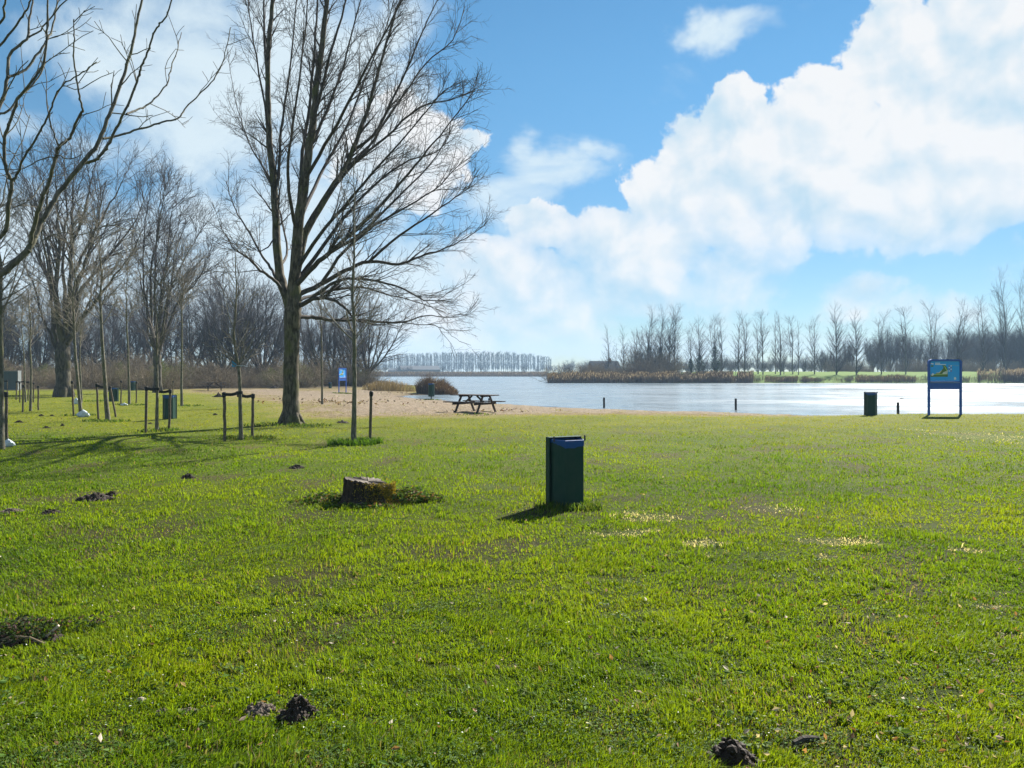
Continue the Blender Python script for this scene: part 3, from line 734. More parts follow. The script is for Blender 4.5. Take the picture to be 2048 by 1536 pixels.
# ------------------------------------------------------------------ near ash whose limbs reach in from the side
def near_ash():
    rng = random.Random(21)
    tw = Twigs(); tk = Twigs()
    A = lambda lst, d0, d1: [tuple(P(x, y, d0 + (d1 - d0) * i / (len(lst) - 1))) for i, (x, y) in enumerate(lst)]
    base = Vector((-6.3, 7.3, h1(-6.3, 7.3)))
    limb(tk, [base + Vector(q) for q in ((0, 0, -.1), (0, 0, .1), (.02, 0, .8), (.05, 0, 1.6), (.08, .03, 2.2), (.05, .05, 2.9), (0, .1, 3.8), (-.1, .2, 5.2), (-.2, .3, 7)) ], [.3, .23, .19, .17, .17, .14, .11, .07, .03], sides=14, sub=3)
    s0 = tuple(base + Vector((.08, .02, 2.1))); s1 = tuple(base + Vector((.06, .04, 2.6))); s2 = tuple(base + Vector((0, .1, 3.4)))
    LL = [
     (s0, [(-60, 592), (0, 550), (55, 501), (73, 465), (95, 423), (120, 385), (165, 326), (195, 288), (215, 240), (236, 183), (254, 130), (269, 70), (283, 0), (295, -80), (302, -160)], 7.3, 8.4, 8.6, 2.2),
     (None, [(165, 326), (186, 322), (208, 303), (226, 270), (243, 235), (262, 195), (276, 155), (286, 127), (300, 90), (313, 56), (332, 33), (347, -12), (356, -70)], 7.9, 7.3, 4.3, 1.5),
     (None, [(206, 277), (235, 272), (276, 259), (317, 247), (356, 236), (373, 214), (397, 190), (427, 159), (448, 117), (461, 55)], 8.0, 9.3, 3.4, 1.4),
     (None, [(253, 228), (276, 219), (303, 204), (332, 170), (343, 135), (355, 98), (363, 65)], 7.6, 8.6, 2.8, 1.1),
     (None, [(60, 486), (73, 434), (85, 396), (99, 361), (112, 312), (119, 292), (139, 276), (158, 234), (164, 218), (157, 182), (148, 122), (147, 70), (148, 38)], 7.45, 6.8, 5.6, 1.1),
     (None, [(119, 292), (108, 270), (99, 238), (104, 225)], 7.1, 6.8, 2.2, 1.0),
     (None, [(113, 310), (140, 318), (165, 308)], 7.2, 7.0, 1.8, .9),
     (None, [(112, 312), (80, 320), (40, 340), (0, 352)], 7.2, 7.8, 1.8, .9),
     (s1, [(-60, 530), (-20, 490), (11, 459), (18, 401), (24, 366), (13, 339), (8, 285), (21, 240), (40, 192), (73, 153), (91, 109), (95, 50), (96, -10), (100, -60)], 7.1, 6.3, 5.6, 1.4),
     (None, [(24, 366), (34, 350), (50, 312), (81, 262), (98, 227), (111, 193), (127, 170), (165, 145), (193, 124)], 6.9, 6.2, 3.2, 1.0),
     (None, [(127, 170), (150, 178), (168, 175)], 6.5, 6.3, 1.2, .8),
     (s2, [(-50, 270), (0, 208), (15, 154), (20, 109), (53, 78), (58, 45), (68, -5), (75, -60)], 7.2, 7.6, 5.2, 1.6),
     (None, [(15, 154), (51, 138), (84, 95), (101, 66), (113, 15), (115, -30)], 7.3, 8.0, 3.6, 1.6),
     (None, [(-20, 235), (15, 222), (40, 192), (60, 175), (85, 140), (92, 100), (94, 40), (96, -20)], 7.8, 8.6, 3.4, 1.3),
     (None, [(53, 78), (80, 60), (115, 20), (140, -8)], 7.5, 7.2, 2.4, 1.3),
     (None, [(-30, 110), (0, 90), (40, 40), (60, 5), (72, -40)], 6.6, 6.2, 3.0, 1.3),
     (None, [(-30, 60), (5, 40), (10, 0), (12, -40)], 6.4, 6.2, 3.0, 1.5),
     (None, [(0, 425), (60, 400), (90, 360), (130, 350)], 7.6, 8.2, 1.6, .9),
     (None, [(85, 480), (125, 465), (160, 470), (200, 455), (235, 450)], 7.8, 8.2, 1.6, .9),
     (None, [(113, 402), (145, 402), (175, 425), (205, 452), (240, 448)], 7.9, 8.3, 1.4, .8),
     (None, [(-40, 470), (0, 415), (20, 330), (45, 280), (60, 230)], 8.4, 8.9, 2.4, .9),
    ]
    cfg = [dict(dens=3),
           dict(seg=.10, wob=.13, up=.25, len=.62, ang=R(38), rr=.45, rmin=.0045, rmax=.012, tap=.5, dens=5, t0=.25, k=5, lt=.4),
           dict(seg=.05, wob=.16, up=.3, len=.16, ang=R(42), rr=.6, rmin=.0034, rmax=.005, tap=.25, k=4, lt=.2)]
    for start, pp, d0, d1, r0, r1 in LL:
        pts = A(pp, d0, d1)
        n = len(pts); rr = [.74 * (r0 * (1 - i / (n - 1)) + r1 * i / (n - 1)) / F * 7.5 for i in range(n)]
        if start is not None: pts = [start] + pts; rr = [rr[0] * 1.35] + rr
        p, r, d, L = limb(tw, pts, rr, sides=9, sub=5, rng=rng, jit=.0035)
        kids([tw, tw, tw], p, r, d, L, 0, cfg, rng, t0=.2, dens=1.7, bias=(0, 0, .5))
        for i in range(3, len(p), 4):                       # swollen bud rings
            q = p[i]; tw.add([tuple(np.subtract(q, np.multiply(d[i], .012))), q, tuple(np.add(q, np.multiply(d[i], .012)))], [r[i] * .95, r[i] * 1.28, r[i] * .95], 7)
    e = empty('ash_tree', base, 'ash tree standing nearest the camera, thick grey budded limbs reaching across the sky', 'tree')
    link('trunk', tk.mesh('trunk', M_bark('ash'), base), e)
    link('crown', tw.mesh('crown', M_bark('ash'), base), e)
near_ash()

# ------------------------------------------------------------------ young staked trees
WOOD_STAKE = lambda: mat('stake_wood', b_wood, c1=(0.06, 0.045, 0.03), c2=(0.17, 0.135, 0.09))
RUBBER = lambda: mat('black_strap', b_paint, c=(0.012, 0.012, 0.013), rough=0.6, var=0.1)
PLASTIC = lambda: mat('pale_plastic', b_paint, c=(0.62, 0.68, 0.72), rough=0.3, var=0.2)
def young_tree(path, r0, top, seed, label, spread=1.0, dens=3.4, start=.42, upsweep=.25, kind='young', tag_at=None):
    """path: view points up the stem from the base; top: height of the tip in the view"""
    rng = random.Random(seed); base = G(*path[0]); Y0 = base.y; r0 *= .62; th = min(1.6, max(1.0, Y0 / 24))
    tk, cr = Twigs(), Twigs()
    pts = [tuple(base - Vector((0, 0, .05))), tuple(base)] + [tuple(P(x, y, Y0)) for x, y in path[1:]]
    hi = P(path[-1][0] + rng.uniform(-3, 3), top, Y0); lo = Vector(pts[-1])
    for k in range(1, 6): pts.append(tuple(lo.lerp(hi, k / 5) + Vector((rng.gauss(0, .04), rng.gauss(0, .04), 0)) * (k < 5)))
    H = hi.z - base.z
    rr = [r0 * 1.35 if i < 1 else r0 * max(.06, (1 - (p[2] - base.z) / H)**.8) for i, p in enumerate(pts)]
    rr[1] = r0 * 1.18
    p, r, d, L = limb(tk, pts, rr, sides=9, sub=3, rng=rng, jit=.004)
    cfg = [dict(dens=3),
           dict(seg=.20, wob=.07, up=upsweep, len=1.75 * spread * H / 6.5, ang=R(46), rr=.42, rmin=.0085 * th, rmax=.024, tap=.6, dens=4.2, t0=.15, k=5, lt=.62),
           dict(seg=.14, wob=.11, up=.30, len=.62 * H / 6.5, ang=R(36), rr=.5, rmin=.0062 * th, rmax=.012, tap=.5, dens=4.6, t0=.2, k=3, lt=.4),
           dict(seg=.10, wob=.14, up=.3, len=.24, ang=R(36), rr=.6, rmin=.005 * th, rmax=.008, tap=.4, k=3, lt=.2)]
    kids([cr] * 4, p, r, d, L, 0, cfg, rng, t0=start, t1=.98, dens=1.75 * dens * 6.5 / max(H, 3))
    e = empty('young_tree', base, label, 'young tree', 'young staked trees on the lawn')
    link('trunk', tk.mesh('trunk', M_bark(kind), base), e)
    link('crown', cr.mesh('crown', M_bark('ytwig'), base), e)
    if tag_at:
        q = P(*tag_at, Y0); mb = MB()
        mb.box(q - base + Vector((-.05, -.02, 0)), (.13, .012, .17), Matrix.Rotation(.3, 3, 'Z'), .003)
        mb.build('plastic_tag', mat('tag_blue', b_paint, c=(0.05, 0.30, 0.55), rough=.35), e)
        mb = MB(); mb.tube([q - base + Vector(v) for v in ((0, -.03, -.05), (.12, -.05, -.06), (.2, -.05, -.055), (.27, -.04, -.085))], [.006] * 4, 5)
        mb.build('tag_string', PLASTIC(), e)
    return e
def stake(bx, by, tx, ty, label, strap_to=None, r=.034, cap=True):
    base = G(bx, by); top = P(tx, ty, base.y) - base
    e = empty('tree_stake', base, label, 'tree stake', 'stakes beside the young trees')
    mb = MB(); n = 7
    g = random.Random(int(bx * 7 + by))
    pts = [Vector((0, 0, -.1)).lerp(top, k / n) if k else Vector((0, 0, -.1)) for k in range(n + 1)]
    mb.tube([q + Vector((g.gauss(0, .004), g.gauss(0, .004), 0)) for q in pts], [r * 1.05 * (1 + g.gauss(0, .03)) for _ in range(n)] + [r * .9], 10)
    mb.build('post', WOOD_STAKE(), e, smooth=False)
    mb = MB()
    mb.tube([top - Vector((0, 0, .13)), top - Vector((0, 0, .10)), top - Vector((0, 0, .02)), top - Vector((0, 0, .01))], [r * 1.1, r * 1.45, r * 1.4, r * 1.05], 10)
    if strap_to:
        q = P(strap_to[0], strap_to[1], base.y + (strap_to[2] if len(strap_to) > 2 else 0)) - base
        a = top - Vector((0, 0, .06)); m = (a + q) / 2 + Vector((0, 0, -.025))
        mb.bar(a, m, .012, .075); mb.bar(m, q, .012, .075)
        rq = .075; ring = [q + Vector((math.cos(t) * rq, math.sin(t) * rq, 0)) for t in np.linspace(0, 6.28, 13)]
        for i in range(12): mb.bar(ring[i], ring[i + 1], .012, .075)
    mb.build('strap', RUBBER(), e)
    return e
def water_bag(px, py, w, h, label, seed):
    """limp pale plastic watering bag slumped at the foot of a young tree"""
    rng = random.Random(seed); base = G(px, py); sc = base.y / F
    mb = MB(); nu, nv = 18, 9; vs = []; fs = []
    for j in range(nv + 1):
        t = j / nv
        for i in range(nu):
            a = 2 * math.pi * i / nu
            rad = w * sc / 2 * (math.sin(math.pi * (t * .82 + .16))**.6) * (1 + .13 * math.sin(3 * a + 5 * t) + rng.uniform(-.09, .09))
            vs.append((rad * math.cos(a), rad * .7 * math.sin(a), h * sc * t * (1 + .25 * math.cos(a + 1)) - .02))
    for j in range(nv):
        for i in range(nu): fs.append((j * nu + i, j * nu + (i + 1) % nu, (j + 1) * nu + (i + 1) % nu, (j + 1) * nu + i))
    fs.append(tuple(nv * nu + i for i in range(nu)))
    mb.add(vs, fs)
    o = mb.build('watering_bag', PLASTIC(), None, base, smooth=False)
    return tag(o, label, 'watering bag', 'watering bags at the feet of young trees')

young_tree([(1, 899), (1.5, 800), (1, 700), (1, 640)], .125, 380, 1, 'young tree at the frame edge, a crumpled bag at its foot', 1.1, 4.2)
stake(13, 887, 12, 783, 'mossy stake right beside the young tree that has a crumpled bag, at the frame edge', (1, 786))
water_bag(16, 893, 26, 14, 'crumpled white bag by the stake at the frame edge', 1)
young_tree([(5, 797), (5, 740), (4, 690)], .075, 560, 2, 'young tree in front of the grey utility cabinet', .9)
stake(14.7, 795, 14.5, 760, 'thin stake in front of the grey utility cabinet', (5, 762))
young_tree([(51.5, 804.5), (49.5, 762), (48, 715), (46, 690)], .075, 585, 3, 'young tree in the tight ring of stakes near the utility cabinet', .9)
stake(32.5, 800, 33, 761.5, 'stake nearest the utility cabinet in the ring of stakes', (50, 763))
stake(56, 801, 57, 762, 'short stake strapped from behind to the ringed young tree', (50, 763.5))
stake(40, 805, 39, 763.5, 'pale unstrapped stake in the ring near the utility cabinet')
stake(66.7, 805, 67, 764.5, 'stake behind the slim young tree, farthest from the cabinet in the ring')
young_tree([(61, 822), (62, 770), (62, 725), (60, 690)], .085, 545, 4, 'slim young tree standing midway between two loose stakes, left of the thick willow', 1.0)
stake(45.6, 824, 46.5, 769, 'dark stake on the cabinet side of the slim young tree')
stake(76.5, 820.5, 76.5, 771, 'lone stake between the slim young tree and the thick willow trunk')
young_tree([(162, 830), (158, 790), (154, 745), (150, 700), (148, 640)], .105, 430, 5, 'leaning young tree with a pale bag at its foot, right of the thick willow', 1.15, 4.2)
young_tree([(163.5, 806), (162, 770), (160, 735), (160, 700)], .075, 560, 6, 'young tree hidden close behind the leaning one with the pale bag', .8)
stake(147.5, 832, 144, 761, 'stake right of the thick willow, beside the leaning young tree')
water_bag(166, 834, 24, 13, 'pale grey bag at the foot of the leaning young tree', 2)
water_bag(152, 808, 12, 11, 'smaller pale bag in the grass behind the leaning young tree', 3)
young_tree([(215.5, 841), (212, 800), (210, 765), (205, 690), (200, 600)], .125, 440, 7, 'young tree tied to one upright and one slanting stake', 1.15, 4.2)
stake(197, 839, 193.5, 767, 'upright stake of the young tree tied on both sides', (211, 775))
stake(232.5, 834, 220, 772, 'slanting stake propped against the young tree in front of the bins', (212.5, 782))
young_tree([(258.5, 809), (258, 765), (256, 700), (253, 640)], .10, 495, 8, 'young tree between two free stakes, bin behind it', 1.0)
stake(242, 808, 242.5, 760.5, 'stake with a white bag at its foot, before the far bin')
stake(272.5, 806, 273.5, 762.5, 'stake just right of the far green bin')
water_bag(248, 811, 14, 5, 'flattened white bag lying between a free stake and its young tree', 4)
young_tree([(313.5, 862), (314, 800), (314, 760), (314, 700)], .075, 520, 9, 'thin young tree strapped between two stakes right in front of a bin', .8, 3.0)
stake(291.5, 865.5, 293, 772.5, 'mossy stake left of the bin, strapped to the thin young tree', (313, 778))
stake(337.5, 860, 340.5, 778, 'mossy stake that crosses in front of the green bin', (315, 783))
young_tree([(363.5, 812), (363, 760), (364, 700), (364, 640)], .105, 500, 10, 'young tree with a dense upswept crown, right of the bin', 1.15, 4.6, kind='young')
stake(345.5, 790, 346.5, 761.5, 'distant stake behind the bin, beside the multi-stemmed tree')
young_tree([(482, 880), (481, 840), (480, 790), (478.5, 745), (475, 720)], .085, 470, 11, 'young tree with a blue tag on its stem', .95, 3.0, tag_at=(474, 727))
stake(450, 882.5, 447.8, 784, 'stake strapped to the left of the young tree with the blue tag', (479, 785.5))
stake(504.5, 876, 506, 787, 'stake strapped to the right of the young tree with the blue tag', (480.5, 791))
young_tree([(644.5, 809), (644, 760), (643.5, 710), (643, 660)], .095, 560, 12, 'slender young tree on the sand just right of the biggest trunk', .8, 2.4)
young_tree([(707, 889), (708.5, 820), (709, 750), (709, 690), (708, 640)], .098, 330, 13, 'tall young tree with a ring of lush grass and a free stake beside it', .85, 3.4, start=.38, upsweep=.45)
stake(740, 886, 742.5, 782, 'free standing stake in lush grass right of the tall young tree')
t_ = G(708, 889); t2 = G(741, 886)
tuft_clump('grass_tuft', [(t_.x, t_.y - .1, .42, 500), (t2.x, t2.y - .1, .25, 300), (t_.x - .25, t_.y - .3, .25, 200)], 5, .17, [(0.07, .15, .010), (.045, .10, .010)], 'lush long grass round the foot of the tall young tree', 'grass')

# ------------------------------------------------------------------ older trees behind the lawn and the wood at the lake edge
def stem_tree(name, seed, H, rt, nstem, fork, spread, cfg, m_t, m_c, stems=None, sides=9, lean=(0, 0), bias=(0, 0, .25), tw_dens=2.0, rlimb=.5):
    """bare tree that forks low into ascending stems; built at the origin"""
    rng = random.Random(seed); tk, cr = Twigs(), Twigs()
    tp = [(0, 0, -.2), (0, 0, 0), (lean[0] * .2, lean[1] * .2, fork * .5), (lean[0] * .5, lean[1] * .5, fork), (lean[0] * .6, lean[1] * .6, fork * 1.2)]
    limb(tk, tp, [rt * 1.5, rt * 1.2, rt, rt * 1.05, rt * .5], sides=14, sub=3, rng=rng, jit=rt * .05)
    for k in range(nstem):
        a = 2 * math.pi * (k + rng.random() * .6) / nstem; s = spread * rng.uniform(.35, 1.1) if k else spread * .12
        top = H * rng.uniform(.8, 1.0) * (1 - .22 * min(1, s / max(spread, .01)))
        b = Vector(tp[3]) + Vector((math.cos(a), math.sin(a), 0)) * rt * .45 + Vector((0, 0, -fork * .12 * rng.random()))
        e = Vector((math.cos(a) * s, math.sin(a) * s, top))
        mid1 = b.lerp(e, .3) + Vector((math.cos(a), math.sin(a), 0)) * s * .14; mid2 = b.lerp(e, .65) + Vector((math.cos(a), math.sin(a), 0)) * s * .10
        r = rt * rlimb * rng.uniform(.75, 1.15)
        p, rr, d, L = limb(tk if rt > .3 else cr, [b, mid1, mid2, e], [r, r * .72, r * .42, .02], sides=sides, sub=6, rng=rng, jit=.03)
        kids([cr] * 5, p, rr, d, L, 0, cfg, rng, t0=.2, dens=tw_dens, bias=(bias[0] + math.cos(a) * .7, bias[1] + math.sin(a) * .7, bias[2]))
    return tk.mesh('trunk', m_t), cr.mesh('crown', m_c)
def tree_of(name, meshes, loc, label, cat='tree', group=None, rot=0, sc=1.0, kind=None):
    e = empty(name, loc, label, cat, group); e.rotation_euler = (0, 0, rot); e.scale = (sc, sc, sc) if not isinstance(sc, tuple) else sc
    link('trunk', meshes[0], e); link('crown', meshes[1], e)
    return e
big_cfg = [dict(dens=2),
    dict(seg=.6, wob=.075, up=.035, len=5.0, ang=R(33), rr=.45, rmin=.020, rmax=.10, tap=.75, dens=2.0, t0=.15, k=5, lt=.55),
    dict(seg=.42, wob=.09, up=.05, len=1.9, ang=R(32), rr=.5, rmin=.012, rmax=.03, tap=.65, dens=3.2, t0=.15, k=3, lt=.4),
    dict(seg=.3, wob=.13, up=.05, len=.75, ang=R(35), rr=.6, rmin=.008, rmax=.014, tap=.45, k=3, lt=.3)]
# thick willow at the left and the multi-stemmed tree right of it
def traced_tree(name, base_px, trunk_px, trunk_r, limbs, seed, label, dens=1.35):
    """older tree whose main limbs follow the real one; every limb leans its own way in depth"""
    rng = random.Random(seed); base = G(*base_px); Y0 = base.y; sc = Y0 / F; tk, cr = Twigs(), Twigs()
    tp = [tuple(base - Vector((0, 0, .3))), tuple(base)] + [tuple(P(x, y, Y0)) for x, y in trunk_px]
    limb(tk, tp, [trunk_r[0] * 1.3 * sc] + [r * sc for r in trunk_r], sides=18, sub=4, rng=rng, jit=.025)
    for k in range(6):
        a = k * 1.05; c, s_ = math.cos(a), math.sin(a); r = trunk_r[0] * sc
        tk.add([tuple(base + Vector((c * r * .5, s_ * r * .5, .8))), tuple(base + Vector((c * r * .8, s_ * r * .8, .3))), tuple(base + Vector((c * r * 1.12, s_ * r * 1.12, -.12)))], [r * .4, r * .42, r * .25], 8)
    for pp, r0, dz in limbs:
        n = len(pp); pts = [tuple(P(x, y, Y0 + dz * (i / (n - 1))**.8)) for i, (x, y) in enumerate(pp)]
        rr = [(r0 * (1 - i / (n - 1))**1.1 + .45 * i / (n - 1)) * sc for i in range(n)]
        p, r, d, L = limb(tk if r0 > 3 else cr, pts, rr, sides=9, sub=4, rng=rng, jit=.04)
        kids([cr] * 5, p, r, d, L, 0, big_cfg, rng, t0=.34, dens=dens, bias=(0, 0, .35))
    e = empty(name, base, label, 'tree')
    link('trunk', tk.mesh('trunk', M_bark('willow'), base), e); link('crown', cr.mesh('crown', M_bark('wtwig'), base), e)
traced_tree('willow_tree', (127.5, 794), [(127.5, 770), (126, 740), (126, 712), (127, 690), (128, 670)], [17, 14, 13.2, 14.5, 11, 7],
 [([(120, 712), (112, 680), (106, 638), (104, 594), (91, 541), (75, 492), (66, 430), (62, 370)], 5.5, 1.5), ([(124, 690), (116, 638), (113, 558), (119, 488), (115, 430), (113, 380), (110, 320)], 6.5, -1.2),
  ([(127, 705), (137, 620), (141, 550), (142, 488), (144, 426), (146, 373), (150, 310)], 7, .6), ([(131, 695), (150, 629), (159, 585), (186, 550), (221, 505), (248, 475), (274, 435), (288, 395)], 5.2, 1.5),
  ([(135, 690), (155, 650), (173, 625), (199, 594), (230, 550), (265, 505), (284, 462)], 5.0, -1.8), ([(120, 715), (102, 674), (84, 629), (66, 567), (53, 541), (40, 500)], 3.0, -1.5),
  ([(136, 690), (150, 665), (164, 638), (178, 607), (190, 598), (215, 610), (245, 600)], 3.4, 1.2), ([(141, 560), (150, 540), (168, 505), (195, 452), (221, 408), (239, 373), (250, 345)], 3.8, .8),
  ([(142, 500), (152, 470), (164, 439), (177, 386), (186, 345), (195, 310)], 3.2, -1.0), ([(114, 590), (100, 530), (88, 461), (71, 395), (64, 340)], 3.2, 2.0),
  ([(126, 690), (130, 600), (126, 520), (132, 430), (130, 340), (128, 292)], 4.5, 3.2), ([(126, 690), (110, 610), (95, 560), (60, 480), (40, 420)], 3.8, 3.5), ([(130, 690), (150, 590), (175, 520), (205, 470), (225, 430)], 4.0, 3.6),
  ([(128, 690), (140, 600), (165, 540), (185, 480), (200, 420), (212, 360)], 4.0, -3.4), ([(124, 690), (112, 600), (92, 520), (82, 440), (88, 350)], 3.8, -3.2)], 31,
 'huge old tree with a very thick dark trunk forking low, left of the bins')
traced_tree('willow_tree', (315.5, 785), [(315.5, 765), (315, 735), (314, 712), (315, 698)], [8.5, 7.4, 7.2, 7.6, 5],
 [([(311, 708), (303, 682), (296, 660), (294, 625), (283, 576), (276, 523), (274, 470)], 3.4, .8), ([(312, 705), (305, 665), (301, 585), (305, 523), (319, 452), (327, 400), (332, 365)], 3.6, -.8),
  ([(316, 705), (317, 682), (323, 585), (332, 523), (350, 470), (362, 430)], 3.6, 1.2), ([(318, 708), (322, 685), (336, 594), (358, 541), (385, 488), (411, 448)], 3.2, -1.4),
  ([(318, 708), (327, 682), (350, 616), (376, 576), (411, 545), (434, 528)], 2.9, 1.6), ([(314, 706), (312, 674), (310, 594), (312, 505), (319, 417), (324, 370)], 3.4, 2.0),
  ([(313, 706), (304, 670), (292, 600), (286, 520), (292, 440), (300, 385)], 3.0, -2.0), ([(317, 706), (330, 650), (342, 570), (352, 500), (372, 440)], 3.0, 2.6), ([(317, 706), (332, 660), (360, 600), (395, 560), (420, 500)], 2.8, -2.6),
  ([(315, 706), (320, 640), (330, 560), (338, 480), (345, 410)], 3.0, -2.6)], 32, 'multi-stemmed tree with upswept branches right behind the bin and thin young tree', 1.5)
far_cfg = [dict(dens=2),
    dict(seg=.9, wob=.07, up=.03, len=4.2, ang=R(28), rr=.5, rmin=.022, rmax=.10, tap=.7, dens=1.5, t0=.12, k=4, lt=.5),
    dict(seg=.6, wob=.10, up=.03, len=2.0, ang=R(32), rr=.5, rmin=.012, rmax=.03, tap=.6, dens=2.6, t0=.12, k=3, lt=.4),
    dict(seg=.42, wob=.15, up=.02, len=.95, ang=R(38), rr=.6, rmin=.0075, rmax=.012, tap=.4, k=3, lt=.3)]
WOODT = [stem_tree('w%d' % i, 40 + i, H, rt, ns, fk, spd, far_cfg, M_bark('willow'), M_bark('wtwig'), sides=6, tw_dens=td)
         for i, (H, rt, ns, fk, spd, td) in enumerate([(15, .33, 9, 1.8, 6.0, 1.9), (13, .28, 8, 1.4, 5.0, 2.1), (16, .32, 7, 2.6, 4.6, 1.8), (11, .25, 9, 1.2, 5.2, 2.2)])]
rng = random.Random(77)
def at_ground(px, Y):
    X = (px - CX) / F * Y; return Vector((X, Y, h1(X, Y)))
# those one can tell apart: (px, distance, top px, mesh, label)
named = [(735, 98, 572, 0, 'rounded tree with dense drooping twigs closest to the open water'),
         (697, 104, 590, 1, 'tree with a slim dark trunk just behind the far blue sign'),
         (641, 100, 585, 2, 'tree with several leaning stems behind the slender young tree on the sand'),
         (474, 96, 520, 2, 'tall tree at the lake edge right behind the young tree with the blue tag'),
         (524, 100, 545, 1, 'vase-shaped tree at the lake edge just left of the biggest trunk')]
for px, Y, top, k, lab in named:
    Hs = [15, 13, 16, 11][k]; q = at_ground(px, Y)
    tree_of('lakeside_tree', WOODT[k], q, lab, 'tree', 'bare trees along the lake edge', rot=rng.uniform(0, 6.28), sc=((744 - top) / F * Y + EYE - q.z) / (Hs * .97))
for i in range(27):
    px = -190 + i * 34 + rng.uniform(-12, 12); Y = rng.uniform(88, 140)
    if px > 700 and Y < 110: Y += 20
    X = (px - CX) / F * Y
    if float(lake_d(np.array([X]), np.array([Y]))[0]) > -1.5: continue
    k = rng.randrange(4); Hs = [15, 13, 16, 11][k]
    top = np.interp(px, [-200, 40, 250, 420, 520, 640, 760], [585, 585, 580, 548, 560, 600, 625]) + rng.uniform(-30, 55)
    s = ((744 - top) / F * Y + EYE) / Hs
    tree_of('woodland_tree', WOODT[k], Vector((X, Y, h1(X, Y))), 'bare tree in the tangled brown wood behind the lawn', 'tree', 'bare trees of the wood behind the lawn', rot=rng.uniform(0, 6.28), sc=(s, s, s * rng.uniform(.9, 1.1)))

# bare shrubs and bramble at the foot of that wood
def shrub_mesh(seed, H, n, cfgs, m, spreadr=.5, leaves=None):
    rng = random.Random(seed); tw = Twigs()
    for k in range(n):
        a = rng.uniform(0, 6.28); r = rng.random()**.5 * spreadr * H * .5
        el_ = rng.uniform(.35, 1.0)
        d = unit((math.cos(a) * (1 - el_) * 1.4, math.sin(a) * (1 - el_) * 1.4, el_))
        grow([tw] * 3, (math.cos(a) * r, math.sin(a) * r, -.05), d, H * rng.uniform(.55, 1.05), .022, 0, cfgs, rng)
    return tw.mesh('bare_shrub', m)
sh_cfg = [dict(seg=.3, wob=.13, up=.02, rmin=.009, tap=.6, dens=3.4, t0=.1, k=4), 
          dict(seg=.22, wob=.17, up=0, len=.85, ang=R(42), rr=.6, rmin=.007, rmax=.012, tap=.5, dens=3.6, t0=.1, k=3, lt=.3),
          dict(seg=.18, wob=.22, up=-.05, len=.45, ang=R(48), rr=.7, rmin=.0055, rmax=.008, tap=.4, k=3, lt=.2)]
SHR = [shrub_mesh(60 + i, [2.2, 1.7, 2.8][i], [46, 50, 40][i], sh_cfg, M_bark('brush'), .9) for i in range(3)]
g9 = _rng(91)
lv = []
for k in range(2600):
    a = g9.uniform(0, 6.28); r = abs(g9.normal(0, .75)); lv.append((math.cos(a) * r, math.sin(a) * r, g9.uniform(.15, 2.3) * math.exp(-r * .35)))
V_, T_, C_ = leaves_mesh(lv, .035, [(.10, .13, .03), (.13, .14, .04), (.07, .10, .03)], g9)
LEAFY = np_mesh('young_leaves', V_, tris=T_, m=mat('leaf', b_leaf), col=C_)
rng = random.Random(79)
for i in range(80):
    px = rng.uniform(-200, 690); Y = rng.uniform(95, 165); X = (px - CX) / F * Y
    if float(lake_d(np.array([X]), np.array([Y]))[0]) > -1: continue
    s = rng.uniform(1.3, 2.1)
    o = link('bare_shrub', SHR[rng.randrange(3)], None, (X, Y, h1(X, Y))); o.rotation_euler = (0, 0, rng.uniform(0, 6.28)); o.scale = (s * 1.3, s * 1.3, s)
    tag(o, 'leafless brown shrub in the undergrowth at the foot of the wood', 'shrub', 'bare shrubs at the foot of the wood')
rng = random.Random(78); cnt = 0
for i in range(120):
    px = rng.uniform(-160, 770); Y = rng.uniform(70, 92) if px < 370 else rng.uniform(79, 100)
    X = (px - CX) / F * Y
    if float(lake_d(np.array([X]), np.array([Y]))[0]) > -2 or (px > 600 and Y < 92): continue
    if px > 655 and px < 700: continue
    s = rng.uniform(.75, 1.35)
    k = rng.randrange(3)
    o = link('bare_shrub', SHR[k], None, (X, Y, h1(X, Y))); o.rotation_euler = (0, 0, rng.uniform(0, 6.28)); o.scale = (s * 1.25, s * 1.25, s)
    green = (i % 5 == 0)
    if green: link('leaves', LEAFY, o); tag(o, 'shrub just coming into green leaf in the brown undergrowth', 'shrub', 'greening shrubs at the foot of the wood')
    else: tag(o, 'leafless brown shrub in the undergrowth at the foot of the wood', 'shrub', 'bare shrubs at the foot of the wood')

